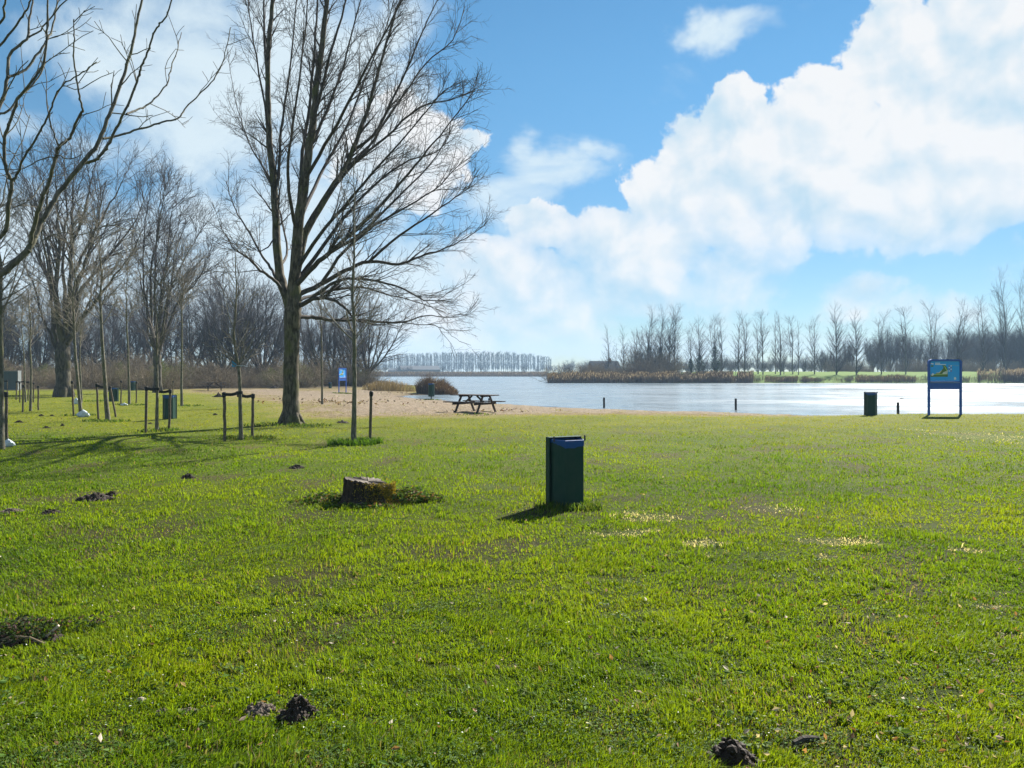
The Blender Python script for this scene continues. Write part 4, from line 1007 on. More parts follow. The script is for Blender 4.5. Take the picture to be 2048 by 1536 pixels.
# ------------------------------------------------------------------ reeds
def b_reed(t, b): b_leafy(t, b, transl=0.22, rough=0.7, spec=0.1)
def reeds(name, pts, hgt, cols, plume, label, seed, wid=.02, cat='reeds', lean=.10):
    g = _rng(seed); pts = np.asarray(pts, float); n = len(pts)
    z = np.maximum(height(pts[:, 0], pts[:, 1]), WL - .15)
    h = np.asarray(hgt) * g.uniform(.65, 1.1, n); w = wid * g.uniform(.6, 1.3, n)
    th = g.uniform(-.9, .9, n); le = g.normal(0, lean, n) + .05; le2 = g.normal(0, .06, n)
    Wd = np.stack([np.cos(th) * w, np.sin(th) * w, 0 * w], 1)
    B = np.stack([pts[:, 0], pts[:, 1], z - .05], 1)
    M1 = B + np.stack([le * .35 * h, le2 * .4 * h, .6 * h], 1); M2 = B + np.stack([le * .7 * h, le2 * .8 * h, .86 * h], 1); T = B + np.stack([le * 1.2 * h, le2 * h, h], 1)
    pw = np.where(g.random(n) < plume, 2.2, .6)[:, None]
    V = np.stack([B - Wd, B + Wd, M1 - Wd * .7, M1 + Wd * .7, M2 - Wd * pw, M2 + Wd * pw, T], 1).reshape(-1, 3)
    i = np.arange(n) * 7
    Q = np.concatenate([np.stack([i, i + 1, i + 3, i + 2], 1), np.stack([i + 2, i + 3, i + 5, i + 4], 1)]); Tr = np.stack([i + 4, i + 5, i + 6], 1)
    C = np.repeat((np.array(cols)[g.integers(0, len(cols), n)] * g.uniform(.7, 1.3, (n, 1)))[:, None], 7, 1)
    pl = (pw[:, 0] > 1); C[pl, 4:] = np.array([.42, .34, .28]) * g.uniform(.8, 1.15, (pl.sum(), 1, 1))
    me = np_mesh(name, V, quads=Q, tris=Tr, m=mat('reed', b_reed), col=C.reshape(-1, 3))
    return tag(link(name, me), label, cat, kind='stuff')
BROWN = [(.105, .078, .060), (.085, .062, .052), (.135, .102, .076), (.066, .050, .043)]
def along(px0, px1, n, seed, y0, y1, dens=None):
    """points in a belt of the far bank between two view directions, y0..y1 behind the waterline"""
    g = _rng(seed); px = g.uniform(px0, px1, n); X0 = (px - CX) / F
    Yw = np.where(px > 1096, 147.0, 358.0)
    Y = Yw + g.uniform(y0, y1, n); X = X0 * Y
    if dens is not None:
        k = g.random(n) < dens(px); X, Y, px = X[k], Y[k], px[k]
    return np.stack([X, Y], 1), px
p_, px_ = along(1098, 1506, 16000, 3, -1.2, 7)
g_ = _rng(4)
hh = 1.5 * (0.55 + .45 * vnoise(p_[:, 0] * .35, p_[:, 1] * .2) + .4 * vnoise(p_[:, 0] * 1.6, p_[:, 1] * .5)) * np.where(px_ > 1390, 1.12, 1) * np.where((px_ > 1465) & (px_ < 1475), .4, 1) * np.interp(px_, [1098, 1106, 1506], [.5, 1, 1])
reeds('reed_bed', p_, hh, BROWN, .12, 'long dense belt of brown reeds along the far bank', 5, .03)
p_, px_ = along(1506, 2100, 9000, 6, -.6, 4.5, lambda x: .12 + .88 * (vnoise(x * .05, x * 0 + 3) > .52))
hh = 1.0 * (0.4 + 1.0 * vnoise(p_[:, 0] * .3, p_[:, 1] * .3))
reeds('reed_fringe', p_, hh, BROWN + [(.16, .15, .06)], .05, 'low patchy fringe of brown reeds below the green bank', 7, .03)
p_, px_ = along(1955, 2200, 5200, 8, -.4, 10, lambda x: .25 + .75 * (vnoise(x * .04, x * 0 + 9) > .4))
reeds('plumed_reeds', p_, 2.3 * (0.6 + .6 * vnoise(p_[:, 0] * .3, p_[:, 1] * .3)), BROWN, .5, 'taller reeds with pale plumes right of the big blue sign', 9, .03)
p_, px_ = along(640, 1110, 12000, 10, -1, 10)
reeds('far_reeds', p_, np.full(len(p_), 1.9), [(.15, .105, .07), (.12, .085, .06), (.18, .13, .09)], .05, 'thin brown line of reeds on the farthest shore', 11, .07)
g_ = _rng(12); a_ = g_.uniform(0, 6.28, 5200); r_ = np.sqrt(g_.random(5200))
bb = np.stack([-7.3 + np.cos(a_) * r_ * 2.0, 73.2 + np.sin(a_) * r_ * 2.2], 1)
reeds('reed_clump', bb, 1.95 * (1 - .5 * r_**2) * (.25 + 1.1 * vnoise(bb[:, 0] * .75 + 3.3, bb[:, 1] * .75 + 1.7)) * np.interp(bb[:, 0], [-9.4, -8.2, -6.8, -5.3], [.85, 1.05, 1.0, .75]), [(.115, .068, .043), (.085, .052, .036), (.15, .095, .06), (.06, .042, .03)], .02, 'rounded clump of rust-brown reeds at the tip of the beach inlet', 13, .014, lean=.30)
a_ = g_.uniform(0, 6.28, 900); r_ = np.sqrt(g_.random(900))
bb = np.stack([-12.5 + np.cos(a_) * r_ * 2.8, 76.5 + np.sin(a_) * r_ * 1.5], 1)
reeds('thin_reeds', bb, 1.2 * (1 - .5 * r_**2), [(.20, .15, .09), (.24, .19, .12)], .08, 'sparse low reeds left of the rounded rust-brown clump', 14, .014)

# ------------------------------------------------------------------ trees on the far right bank
pop_cfg = [dict(dens=2),
    dict(seg=.6, wob=.07, up=.045, len=4.4, ang=R(34), rr=.42, rmin=.016, rmax=.055, tap=.7, dens=2.6, t0=.15, k=4, lt=.55),
    dict(seg=.4, wob=.10, up=.05, len=1.3, ang=R(34), rr=.5, rmin=.009, rmax=.016, tap=.6, k=3, lt=.4)]
def poplar_mesh(seed, H, rt, fork=None, start=.3, dens=3.6, spread=1.0, kind='poplar'):
    rng = random.Random(seed); tk, cr = Twigs(), Twigs()
    tip = (rng.gauss(0, .5), rng.gauss(0, .5), H)
    runs = [([(0, 0, -.4), (0, 0, 0), (.1 * rng.gauss(0, 1), 0, H * .3), (.15 * rng.gauss(0, 1), .1, H * .6), tip], [rt * 1.2, rt, rt * .75, rt * .45, .02])]
    if fork:
        s = rng.choice((-1, 1)); runs.append(([(0, 0, H * fork), (s * .7, .1, H * (fork + .17)), (s * 1.2, .2, H * .9)], [rt * .55, rt * .4, .02]))
    cfg = [pop_cfg[0], dict(pop_cfg[1], len=4.4 * spread * H / 13), pop_cfg[2]]
    for pts, rr in runs:
        p, r, d, L = limb(tk, pts, rr, sides=7, sub=4, rng=rng, jit=.03)
        kids([cr] * 3, p, r, d, L, 0, cfg, rng, t0=start if pts[0][2] < 0 else .1, dens=dens)
    return tk.mesh('trunk', M_bark(kind)), cr.mesh('crown', M_bark('wtwig'))
POP = [poplar_mesh(201, 13, .15, None, .28), poplar_mesh(202, 13, .14, .35, .3), poplar_mesh(203, 13, .17, .28, .25, 4.6, 1.2), poplar_mesh(204, 13, .12, None, .35, 2.6, .8),
       poplar_mesh(205, 13, .13, .45, .3, 3.2), poplar_mesh(206, 13, .16, .25, .2, 5.5, 1.1)]
def ivy_mesh(seed, z1, r, n=1500):
    g = _rng(seed); z = g.uniform(0, z1, n); t = z / z1
    a = g.uniform(0, 6.28, n)
    rad = (.14 + r * np.sin(np.pi * np.clip(t * .97 + .03, 0, 1))**.8) * g.uniform(.4, 1.05, n) * (.35 + 1.3 * vnoise(z * 1.1 + a * .35, a * .8 + seed))
    V, T, C = leaves_mesh(np.stack([np.cos(a) * rad, np.sin(a) * rad, z], 1), .13, [(.025, .05, .02), (.035, .06, .025), (.02, .04, .018)], g)
    return np_mesh('ivy', V, tris=T, m=mat('leaf', b_leaf), col=C)
rng = random.Random(301)
BANK = [(1217, 659, 0, 0), (1232, 690, 3, 0), (1247, 657, 0, 0), (1262, 690, 3, 0), (1273, 662, 5, 0), (1283, 668, 5, 0), (1297, 627, 2, 1), (1311, 676, 3, 0), (1321, 628, 2, 2), (1339, 624, 2, 0), (1349, 624, 1, 0), (1356, 670, 3, 0),
        (1382, 652, 1, 3), (1399, 648, 2, 4), (1430, 640, 1, 5), (1444, 642, 4, 0), (1471, 694, 3, 0), (1477, 636, 0, 0), (1489, 636, 1, 0), (1516, 646, 0, 0), (1526, 632, 4, 0), (1551, 638, 3, 0), (1561, 632, 0, 0), (1568, 668, 3, 0),
        (1586, 640, 4, 0), (1597, 650, 3, 0), (1629, 642, 1, 0), (1673, 622, 2, 0), (1713, 634, 2, 0), (1763, 634, 1, 0), (1812, 622, 4, 0), (1861, 618, 1, 0), (1916, 616, 2, 0), (1966, 608, 1, 0), (2010, 562, 2, 0), (2052, 556, 1, 0), (2100, 590, 0, 0), (2160, 600, 2, 0)]
ivl = {1: 'bank tree with the tallest ivy-covered trunk in the dense cluster by the farmhouse', 2: 'ivied double tree at the right side of the dense cluster by the farmhouse', 3: 'slim bank tree wrapped in ivy just right of the dense cluster',
       4: 'bank tree whose lower trunk is a broad ivy bulge, between two slimmer ivied ones', 5: 'bank tree with a dark egg-shaped ivy mass halfway up, last of the ivied trees'}
for px, top, k, iv in BANK:
    Y = 158 + (px - 1200) / 850 * 14 + rng.uniform(-3, 6)
    if px < 1365 : Y = 163 + rng.uniform(-3, 9)
    if px > 1480: Y = 163 + rng.uniform(-2, 3)
    X = (px - CX) / F * Y; z = h1(X, Y); s = ((HY - top) / F * Y + EYE - z) / 13
    if iv: lab, grp = ivl[iv], 'ivy-clad trees on the far bank'
    elif px > 1990 and px < 2060: lab, grp = 'one of the two tallest poplars on the far bank, beyond the big blue sign', 'tallest poplars on the far bank'
    elif px < 1365: lab, grp = 'bare tree of the dense cluster behind the long reed belt', 'trees of the dense cluster on the far bank'
    else: lab, grp = 'thin bare poplar in the loose row on the green bank across the lake', 'row of poplars on the green bank'
    e = tree_of('bank_poplar', POP[k], Vector((X, Y, z)), lab, 'tree', grp, rot=rng.uniform(0, 6.28), sc=(s * 1.0, s * 1.0, s) if top > 600 else (s * .62, s * .62, s))
    if iv: link('ivy', ivy_mesh(iv, [0, 6.5, 6, 4.2, 5.4, 7][iv] , [0, .75, .6, .5, 1.0, .8][iv]), e)
# wood behind the bank
for i in range(96):
    px = rng.uniform(1640, 2230); Y = rng.uniform(196, 236); X = (px - CX) / F * Y
    k = rng.randrange(4); Hs = [15, 13, 16, 11][k]; s = rng.uniform(.62, .86) * np.interp(px, [1640, 1690, 1800, 2060, 2230], [.5, .85, 1.0, 1.12, 1.1]) * 15.5 / Hs
    tree_of('bank_wood_tree', WOODT[k], Vector((X, Y, h1(X, Y))), 'bare tree of the dark wood behind the green bank', 'tree', 'bare trees of the wood behind the green bank', rot=rng.uniform(0, 6.28), sc=(s * .6, s * .6, s))
for i in range(52):
    px = rng.uniform(1350, 1680); Y = rng.uniform(215, 300); X = (px - CX) / F * Y
    k = rng.randrange(4); s = rng.uniform(.22, .42)
    tree_of('hedgerow_tree', WOODT[k], Vector((X, Y, h1(X, Y))), 'small hazy hedgerow tree in the fields behind the poplar row', 'tree', 'hedgerow trees in the fields', rot=rng.uniform(0, 6.28), sc=(s * 1.3, s * 1.3, s))
for i in range(84):
    px = rng.uniform(1112, 1360) if i < 34 else rng.uniform(1660, 2100); Y = rng.uniform(155, 172) if i < 34 else rng.uniform(188, 196); X = (px - CX) / F * Y
    s = rng.uniform(.9, 1.7) * (1.5 if 1265 < px < 1350 else 1.0)
    o = link('bank_shrub', SHR[rng.randrange(3)], None, (X, Y, h1(X, Y))); o.rotation_euler = (0, 0, rng.uniform(0, 6.28)); o.scale = (s, s, s)
    tag(o, 'dark leafless shrub on the far bank', 'shrub', 'dark shrubs on the far bank')
q = at_ground(1128, 160)
tree_of('small_tree', WOODT[3], q, 'low rounded tree at the tip of the reed belt, left of the farmhouse', 'tree', rot=1.0, sc=.33)
for i in range(26):                                          # little dark bushes right at the waterline
    px = rng.choice([1505, 1512, 1570, 1580, 1600, 1612, 1692, 1700, 1722, 1728, 1742, 1815, 1822, 1640, 1660, 1780, 1850, 1930]) + rng.uniform(-4, 4); Y = 147 + rng.uniform(.3, 1.2); X = (px - CX) / F * Y
    o = link('waterline_bush', SHR[rng.randrange(3)], None, (X, Y, h1(X, Y))); s = rng.uniform(.28, .5); o.scale = (s * .8, s * .8, s); o.rotation_euler = (0, 0, rng.uniform(0, 6.28))
    tag(o, 'small dark bush at the waterline below the green bank', 'bush', 'bushes at the waterline')

# ------------------------------------------------------------------ farmhouse and barn
def house(name, loc, L, D, he, hr, label, cat, c_wall, c_roof, rot=0.0, door=True):
    e = empty(name, loc, label, cat); e.rotation_euler = (0, 0, rot)
    mb = MB(); mb.prism([(-L / 2, -D / 2), (L / 2, -D / 2), (L / 2, D / 2), (-L / 2, D / 2)], -.6, he)
    for s in (-1, 1): mb.add([(s * L / 2, -D / 2, he), (s * L / 2, D / 2, he), (s * L / 2, 0, hr - .1)], [(0, 1, 2)])
    mb.build('wall', mat('wall_' + name, b_paint, c=c_wall, rough=.9), e)
    mb = MB(); o = .35
    for s in (-1, 1):
        sl_ = (hr - he) / (D / 2); ye = s * (D / 2 + o); ze = he - o * sl_
        mb.add([(-L / 2 - o, ye, ze), (L / 2 + o, ye, ze), (L / 2 + o, 0, hr), (-L / 2 - o, 0, hr), (-L / 2 - o, ye, ze + .18), (L / 2 + o, ye, ze + .18), (L / 2 + o, 0, hr + .18), (-L / 2 - o, 0, hr + .18)],
               [(0, 1, 2, 3), (7, 6, 5, 4), (0, 4, 5, 1), (0, 3, 7, 4), (1, 5, 6, 2), (3, 2, 6, 7)])
    r = mb.build('roof', mat('roof_' + name, b_wood, c1=c_roof, c2=tuple(x * 1.5 for x in c_roof), scale=.3), e)
    for x in ((-.3, .3) if door else ()):
        mb = MB(); mb.box((x * L, -D / 2 - .03, he * .55), (1.2, .10, 1.2), None, .02); f = mb.build('window', mat('white_frame', b_paint, c=(.7, .7, .68), rough=.5), e)
        mb = MB(); mb.box((x * L, -D / 2 - .09, he * .55), (1.0, .03, 1.0)); mb.build('pane', mat('glass_dark', b_paint, c=(.03, .04, .05), rough=.08), f)
    if door:
        mb = MB(); mb.box((0, -D / 2 - .04, 1.0), (1.0, .08, 2.1), None, .02); mb.build('door', mat('door_green', b_paint, c=(.03, .09, .06)), e)
        mb = MB(); mb.box((L * .22, 0, hr + .3), (.6, .6, 1.2), None, .02); mb.build('chimney', mat('brick', b_wood, c1=(.16, .07, .05), c2=(.25, .12, .08)), r)
    return e
q = at_ground(1208, 190)
house('farmhouse', q, 7.0, 6, 1.4, 4.3 - q.z, 'farmhouse with a big dark roof half hidden behind the reed belt and bare trees', 'farmhouse', (.30, .17, .12), (.075, .08, .095), rot=.25)
q = at_ground(838, 470)
house('field_barn', q, 24, 14, 2.2, 4.6, 'long low barn on the farthest shore below the poplar row', 'barn', (.20, .2, .2), (.045, .05, .055), rot=.3, door=False)
q = at_ground(800, 500)
house('farm_shed', q, 14, 9, 1.6, 2.9, 'low shed left of the barn on the farthest shore', 'shed', (.3, .3, .3), (.05, .055, .06), rot=-.1, door=False)

# ------------------------------------------------------------------ far poplar plantation
fp_cfg = [dict(dens=2), dict(seg=1.5, wob=.05, up=.05, len=4.6, ang=R(24), rr=.4, rmin=.07, rmax=.12, tap=.6, dens=1.0, t0=.15, k=3, lt=.45),
          dict(seg=.9, wob=.1, up=.05, len=1.9, ang=R(30), rr=.6, rmin=.055, rmax=.08, tap=.5, k=3, lt=.3)]
def far_poplar(seed):
    rng = random.Random(seed); tw = Twigs(); H = 18
    p, r, d, L = limb(tw, [(0, 0, -.3), (0, 0, 0), (.1, 0, 6), (rng.gauss(0, .3), 0, 12), (rng.gauss(0, .3), 0, H)], [.28, .25, .2, .13, .03], sides=5, sub=3)
    kids([tw] * 3, p, r, d, L, 0, fp_cfg, rng, t0=.34, t1=.98, dens=5.5)
    return tw.mesh('far_poplar', M_bark('poplar'))
FPM = [far_poplar(400 + i) for i in range(4)]
rng = random.Random(55)
for i in range(92):
    px = 742 + i * 3.95 + rng.uniform(-1.2, 1.2); Y = 690 + (px - 900) * .02 + (i % 2) * 6; X = (px - CX) / F * Y
    top = np.interp(px, [742, 800, 900, 1000, 1060, 1103], [719, 713, 708.5, 708, 712, 718]) + rng.uniform(-1.2, 1.2)
    z = h1(X, Y); s = ((HY - top) / F * Y + EYE - z) / 18
    o = link('far_poplar', FPM[i % 4], None, (X, Y, z)); o.rotation_euler = (0, 0, rng.uniform(0, 6.28)); o.scale = (s, s, s)
    tag(o, 'tall slim poplar of the hazy straight row beyond the lake', 'poplar', 'poplars of the hazy row beyond the lake')
for i in range(60):
    px = rng.uniform(560, 1240); Y = rng.uniform(440, 640); X = (px - CX) / F * Y; s = rng.uniform(.2, .42) if 780 < px < 1100 else rng.uniform(.3, .7)
    tree_of('distant_tree', WOODT[rng.randrange(4)], Vector((X, Y, h1(X, Y))), 'small hazy tree on the farthest shore', 'tree', 'hazy trees on the farthest shore', rot=rng.uniform(0, 6.28), sc=(s * 1.5, s * 1.5, s))
for i in range(40):
    px = rng.uniform(1240, 2100); Y = rng.uniform(420, 620); X = (px - CX) / F * Y; s = rng.uniform(.5, .9)
    tree_of('distant_tree', WOODT[rng.randrange(4)], Vector((X, Y, h1(X, Y))), 'hazy tree far away in the fields behind the bank', 'tree', 'hazy trees in the far fields', rot=rng.uniform(0, 6.28), sc=(s * 1.3, s * 1.3, s))

# ------------------------------------------------------------------ litter bins
GREEN = lambda: mat('bin_green', b_paint, c=(0.006, 0.042, 0.028), rough=.45, var=.10, spec=.25)
BLUEBAG = lambda: mat('bin_liner', b_paint, c=(0.014, 0.075, 0.26), rough=.5, var=.15, spec=.2)
DARK = lambda: mat('dark_steel', b_paint, c=(0.02, 0.022, 0.024), rough=.5)
BODY = [(-.20, .13), (.20, .13), (.205, -.03), (.13, -.185), (-.13, -.185), (-.205, -.03)]
def make_bin(loc, rot, label, H=.86, raised=0.0):
    e = empty('litter_bin', loc, label, 'litter bin', 'green litter bins'); e.rotation_euler = (0, 0, rot)
    z0 = raised
    mb = MB(); mb.prism(BODY, z0 + .015, z0 + H - .03, top=False); 
    inner = [(x * .93, y * .93) for x, y in BODY]; n = 6
    mb.add([(x, y, z0 + H - .03) for x, y in BODY] + [(x, y, z0 + H - .03) for x, y in inner] + [(x, y, z0 + H - .25) for x, y in inner],
           [(i, (i + 1) % n, n + (i + 1) % n, n + i) for i in range(n)] + [(n + i, n + (i + 1) % n, 2 * n + (i + 1) % n, 2 * n + i) for i in range(n)] + [tuple(range(2 * n, 3 * n))])
    mb.build('body', GREEN(), e)
    # back panel: a folded sheet a little wider and taller than the body, with a row of holes on its flange
    mb = MB()
    mb.box((0, .148, z0 + H / 2), (.47, .016, H), None, .004)
    for s in (-1, 1):
        mb.box((s * .228, .095, z0 + H / 2), (.014, .088, H - .004), None, .003)
    mb.box((0, .10, z0 + H + .004), (.47, .10, .010), None, .003)
    mb.build('back_panel', GREEN(), e)
    mb = MB()
    for s in (-1, 1):
        for k in range(9): mb.box((s * .2365, .085, z0 + .10 + k * (H - .2) / 8), (.004, .012, .012))
    mb.build('rivets', DARK(), e)
    mb = MB(); ring = []
    rr = random.Random(int(loc[0] * 100)); m = 36
    def on(t, k, z):
        f = t * 6; i = int(f) % 6; u = f - int(f); a, b_ = BODY[i], BODY[(i + 1) % 6]
        return ((a[0] * (1 - u) + b_[0] * u) * k, (a[1] * (1 - u) + b_[1] * u) * k, z)
    lowz = [z0 + H - .085 - .03 * math.sin(i * .35) + rr.uniform(-.006, .006) for i in range(m)]
    vs = [on(i / m, 1.028 + rr.uniform(-.004, .01), lowz[i]) for i in range(m)] + [on(i / m, 1.03, z0 + H - .022) for i in range(m)] + [on(i / m, .97, z0 + H - .014) for i in range(m)] + [on(i / m, .91, z0 + H - .2) for i in range(m)]
    mb.add(vs, [(j * m + i, j * m + (i + 1) % m, (j + 1) * m + (i + 1) % m, (j + 1) * m + i) for j in range(3) for i in range(m)])
    mb.build('liner_bag', BLUEBAG(), e)
    mb = MB(); mb.box((.222, -.055, z0 + H - .005), (.012, .03, .07), None, .003); mb.build('bracket', DARK(), e)
    mb = MB(); mb.box((-.222, -.055, z0 + H - .005), (.012, .03, .07), None, .003); mb.build('bracket', DARK(), e)
    if raised:
        mb = MB(); mb.tube([(0, .1, -.1), (0, .1, raised + .05)], [.045, .045], 10); mb.box((0, .1, .02), (.5, .3, .05), None, .01); mb.build('post', DARK(), e)
    else:
        mb = MB(); mb.prism([(x * .9, y * .9) for x, y in BODY], -.08, .02); mb.build('plinth', DARK(), e)
    return e
make_bin(G(1135, 1010), R(24), 'closest green litter bin, blue bag folded over its rim, right of the stump')
make_bin(G(1742, 831), R(-16), 'green litter bin at the lawn edge just left of the big blue sign', .92)
make_bin(G(339, 838), R(18), 'green litter bin partly hidden by a strapped mossy stake and thin young tree')
make_bin(G(226.5, 803), R(-15), 'green litter bin behind the slanting stake', .78)
make_bin(G(266, 781), R(10), 'distant green litter bin between two free stakes before the undergrowth', .86)
b_ = make_bin(G(660, 776.5), R(0), 'tiny distant green litter bin left of the far blue sign', .62); b_.scale = (.7, .7, 1)
make_bin(G(862, 799), R(-8), 'green litter bin raised on a post beside the rust-brown reed clump', 1.02, .24)

# ------------------------------------------------------------------ picnic tables
TIM = lambda: mat('dark_timber', b_wood, c1=(0.020, 0.012, 0.010), c2=(0.062, 0.036, 0.028))
def picnic_table(loc, rot, label):
    e = empty('picnic_table', loc, label, 'picnic table', 'picnic tables on the beach'); e.rotation_euler = (0, 0, rot)
    L = 2.05
    mb = MB()
    for k in range(5): mb.box((0, -.30 + k * .15, .74), (L, .138, .042), None, .006)
    for s in (-.55, .55): mb.box((s, 0, .690), (.09, .66, .055), None, .004)
    mb.build('tabletop', TIM(), e)
    for s in (-1, 1):
        mb = MB()
        for k in (0, 1): mb.box((0, s * (.66 + k * .15), .455), (L, .138, .042), None, .006)
        mb.build('bench_seat', TIM(), e)
    for x in (-.55, .55):
        for s in (-1, 1):
            mb = MB(); mb.bar((x + .05, s * .76, -.05), (x + .05, s * .26, .715), .045, .095, up=(1, 0, 0) if False else (0, 1, 0)); mb.build('leg', TIM(), e)
        mb = MB(); mb.box((x, 0, .385), (.045, 1.68, .095), None, .006); mb.build('cross_beam', TIM(), e)
    for s in (-1, 1):
        mb = MB(); mb.bar((s * .50, 0, .40), (s * .12, 0, .71), .045, .07); mb.build('brace', TIM(), e)
    return e
picnic_table(G(949, 824.5), R(-31), 'dark wooden picnic table on the sand at the lawn edge, closest to the water')
picnic_table(G(428, 781.5), R(24), 'distant dark wooden picnic table in front of the brown undergrowth')

# ------------------------------------------------------------------ blue information signs
BLUE = lambda: mat('sign_blue', b_paint, c=(0.012, 0.09, 0.42), rough=.35, var=.12)
MAPB = lambda: mat('map_blue', b_paint, c=(0.025, 0.36, 0.88), rough=.4, var=.05)
def flat(poly, y, m, name, parent, th=.003):
    mb = MB(); n = len(poly)
    mb.add([(x, y, z) for x, z in poly] + [(x, y + th, z) for x, z in poly], [tuple(range(n))] + [(i, n + i, n + (i + 1) % n, (i + 1) % n) for i in range(n)])
    return mb.build(name, m, parent)
def info_sign(loc, rot, label, H=2.2):
    e = empty('information_sign', loc, label, 'information sign', 'blue information signs'); e.rotation_euler = (0, 0, rot)
    w = 1.36; z1 = H
    for s in (-1, 1):
        mb = MB(); mb.box((s * (w / 2 - .043), 0, (z1 - .16) / 2 - .1), (.086, .07, z1 - .16 + .2), None, .008); mb.build('post', BLUE(), e)
    zb = z1 - .93
    mb = MB()
    a = [(-w / 2 + .0, z1 - .16), (-w / 2 + .02, z1 - .07), (-w / 2 + .08, z1 - .015), (-w / 2 + .14, z1), (w / 2 - .14, z1), (w / 2 - .08, z1 - .015), (w / 2 - .02, z1 - .07), (w / 2, z1 - .16)]
    b2 = [(-w / 2 + .088, z1 - .16), (-w / 2 + .09, z1 - .12), (-w / 2 + .10, z1 - .09), (-w / 2 + .14, z1 - .075), (w / 2 - .14, z1 - .075), (w / 2 - .10, z1 - .09), (w / 2 - .09, z1 - .12), (w / 2 - .088, z1 - .16)]
    n = len(a)
    vs = [(x, -.045, z) for x, z in a] + [(x, -.045, z) for x, z in b2] + [(x, .045, z) for x, z in a] + [(x, .045, z) for x, z in b2]
    fs = []
    for i in range(n - 1): fs += [(i, i + 1, n + i + 1, n + i), (2 * n + i, 3 * n + i, 3 * n + i + 1, 2 * n + i + 1), (i, 2 * n + i, 2 * n + i + 1, i + 1), (n + i, n + i + 1, 3 * n + i + 1, 3 * n + i)]
    fs += [(0, n, 3 * n, 2 * n), (n - 1, 3 * n - 1, 4 * n - 1, 2 * n - 1)]
    mb.add(vs, fs); mb.build('frame', BLUE(), e)
    mb = MB(); mb.box((0, 0, zb + .035), (w - .18, .08, .05), None, .006); mb.build('rail', BLUE(), e)
    mb = MB(); mb.box((0, .002, zb - .13), (w - .176, .04, .26), None, .004); mb.build('apron', BLUE(), e)
    mb = MB(); mb.box((0, -.03, zb + .004), (w - .19, .03, .012)); mb.build('ledge', mat('steel_edge', b_paint, c=(.45, .5, .55), rough=.25), e)
    mb = MB(); x0, x1, z0, zt = -w / 2 + .088, w / 2 - .088, zb + .062, z1 - .075
    mb.box((0, .004, (z0 + zt) / 2), (x1 - x0 - .004, .02, zt - z0 - .004)); pn = mb.build('map_panel', MAPB(), e)
    X = lambda u: x0 + u * (x1 - x0)
    Z = lambda v: z0 + v * (zt - z0)
    T = lambda pts: [(X(u), Z(v)) for u, v in pts]
    G1 = mat('map_green', b_paint, c=(.10, .22, .05), rough=.5, var=.4); G2 = mat('map_light', b_paint, c=(.45, .6, .16), rough=.5); WH = mat('map_white', b_paint, c=(.75, .78, .8), rough=.5, var=.05); YE = mat('map_sand', b_paint, c=(.8, .74, .35), rough=.5)
    flat(T([(.02, .22), (.60, .22), (.60, .34), (.02, .30)]), -.0085, G1, 'map_land', pn)
    flat(T([(.18, .36), (.22, .40), (.33, .44), (.38, .52), (.45, .66), (.44, .74), (.40, .78), (.50, .80), (.56, .72), (.60, .55), (.60, .34), (.45, .32), (.30, .34)]), -.0095, G1, 'map_land', pn)
    flat(T([(.20, .42), (.30, .43), (.37, .52), (.40, .56), (.38, .50), (.32, .39), (.22, .39)]), -.0125, YE, 'map_beach', pn)
    flat(T([(.47, .77), (.49, .76), (.56, .60), (.58, .50), (.55, .56), (.50, .66)]), -.0125, G2, 'map_path', pn)
    flat(T([(.02, .30), (.60, .345), (.60, .37), (.12, .355), (.02, .33)]), -.0135, G2, 'map_path', pn)
    for k in range(5): flat(T([(.41 + k * .035, .355), (.435 + k * .035, .355), (.465 + k * .033, .44 + k * .025), (.45 + k * .033, .45 + k * .025)]), -.0150, WH, 'map_field', pn)
    flat(T([(.03, .29), (.08, .27), (.13, .32), (.12, .38), (.08, .40), (.05, .33)]), -.0155, WH, 'map_lot', pn)
    for (u0, u1, v) in ((.17, .34, .90), (.17, .54, .835)): flat(T([(u0, v - .018), (u1, v - .018), (u1, v + .018), (u0, v + .018)]), -.0095, WH, 'title_line', pn)
    flat(T([(.02, .84), (.06, .86), (.10, .83), (.12, .88), (.08, .90), (.04, .91)]), -.0095, WH, 'emblem', pn)
    flat(T([(.03, .72), (.10, .72), (.12, .79), (.03, .80)]), -.0095, G1, 'map_land', pn)
    for i in range(2):
        for j in range(4):
            u = .63 + i * .065; v = .74 - j * .085
            flat(T([(u, v), (u + .035, v), (u + .035, v + .05), (u, v + .05)]), -.0095, WH if (i + j) % 2 else mat('map_red', b_paint, c=(.35, .12, .2)), 'icon', pn)
    flat(T([(.81, .08), (.88, .08), (.88, .17), (.86, .20), (.83, .20), (.81, .17)]), -.0095, WH, 'emblem', pn)
    for (u0, u1, v) in ((.84, .96, .76), (.72, .97, .79), (.04, .18, .10), (.62, .72, .07)): flat(T([(u0, v), (u1, v), (u1, v + .012), (u0, v + .012)]), -.0095, mat('map_pale', b_paint, c=(.2, .45, .7)), 'text_line', pn)
    return e
info_sign(G(1889.5, 829.5), R(1), 'big blue map board on two posts at the lawn edge, before the glittering lake', 2.2)
info_sign(G(685, 785), R(72), 'far narrow-looking blue map board turned sideways on the sand, behind the tall young tree', 2.3)
q = G(685, 787)
tuft_clump('tuft_under_sign', [(q.x - .3, q.y - .2, .5, 160), (q.x + .4, q.y - .3, .5, 160)], 6, .14, [(.09, .13, .03), (.06, .09, .02)], 'grassy tufts at the feet of the far blue sign', 'grass')

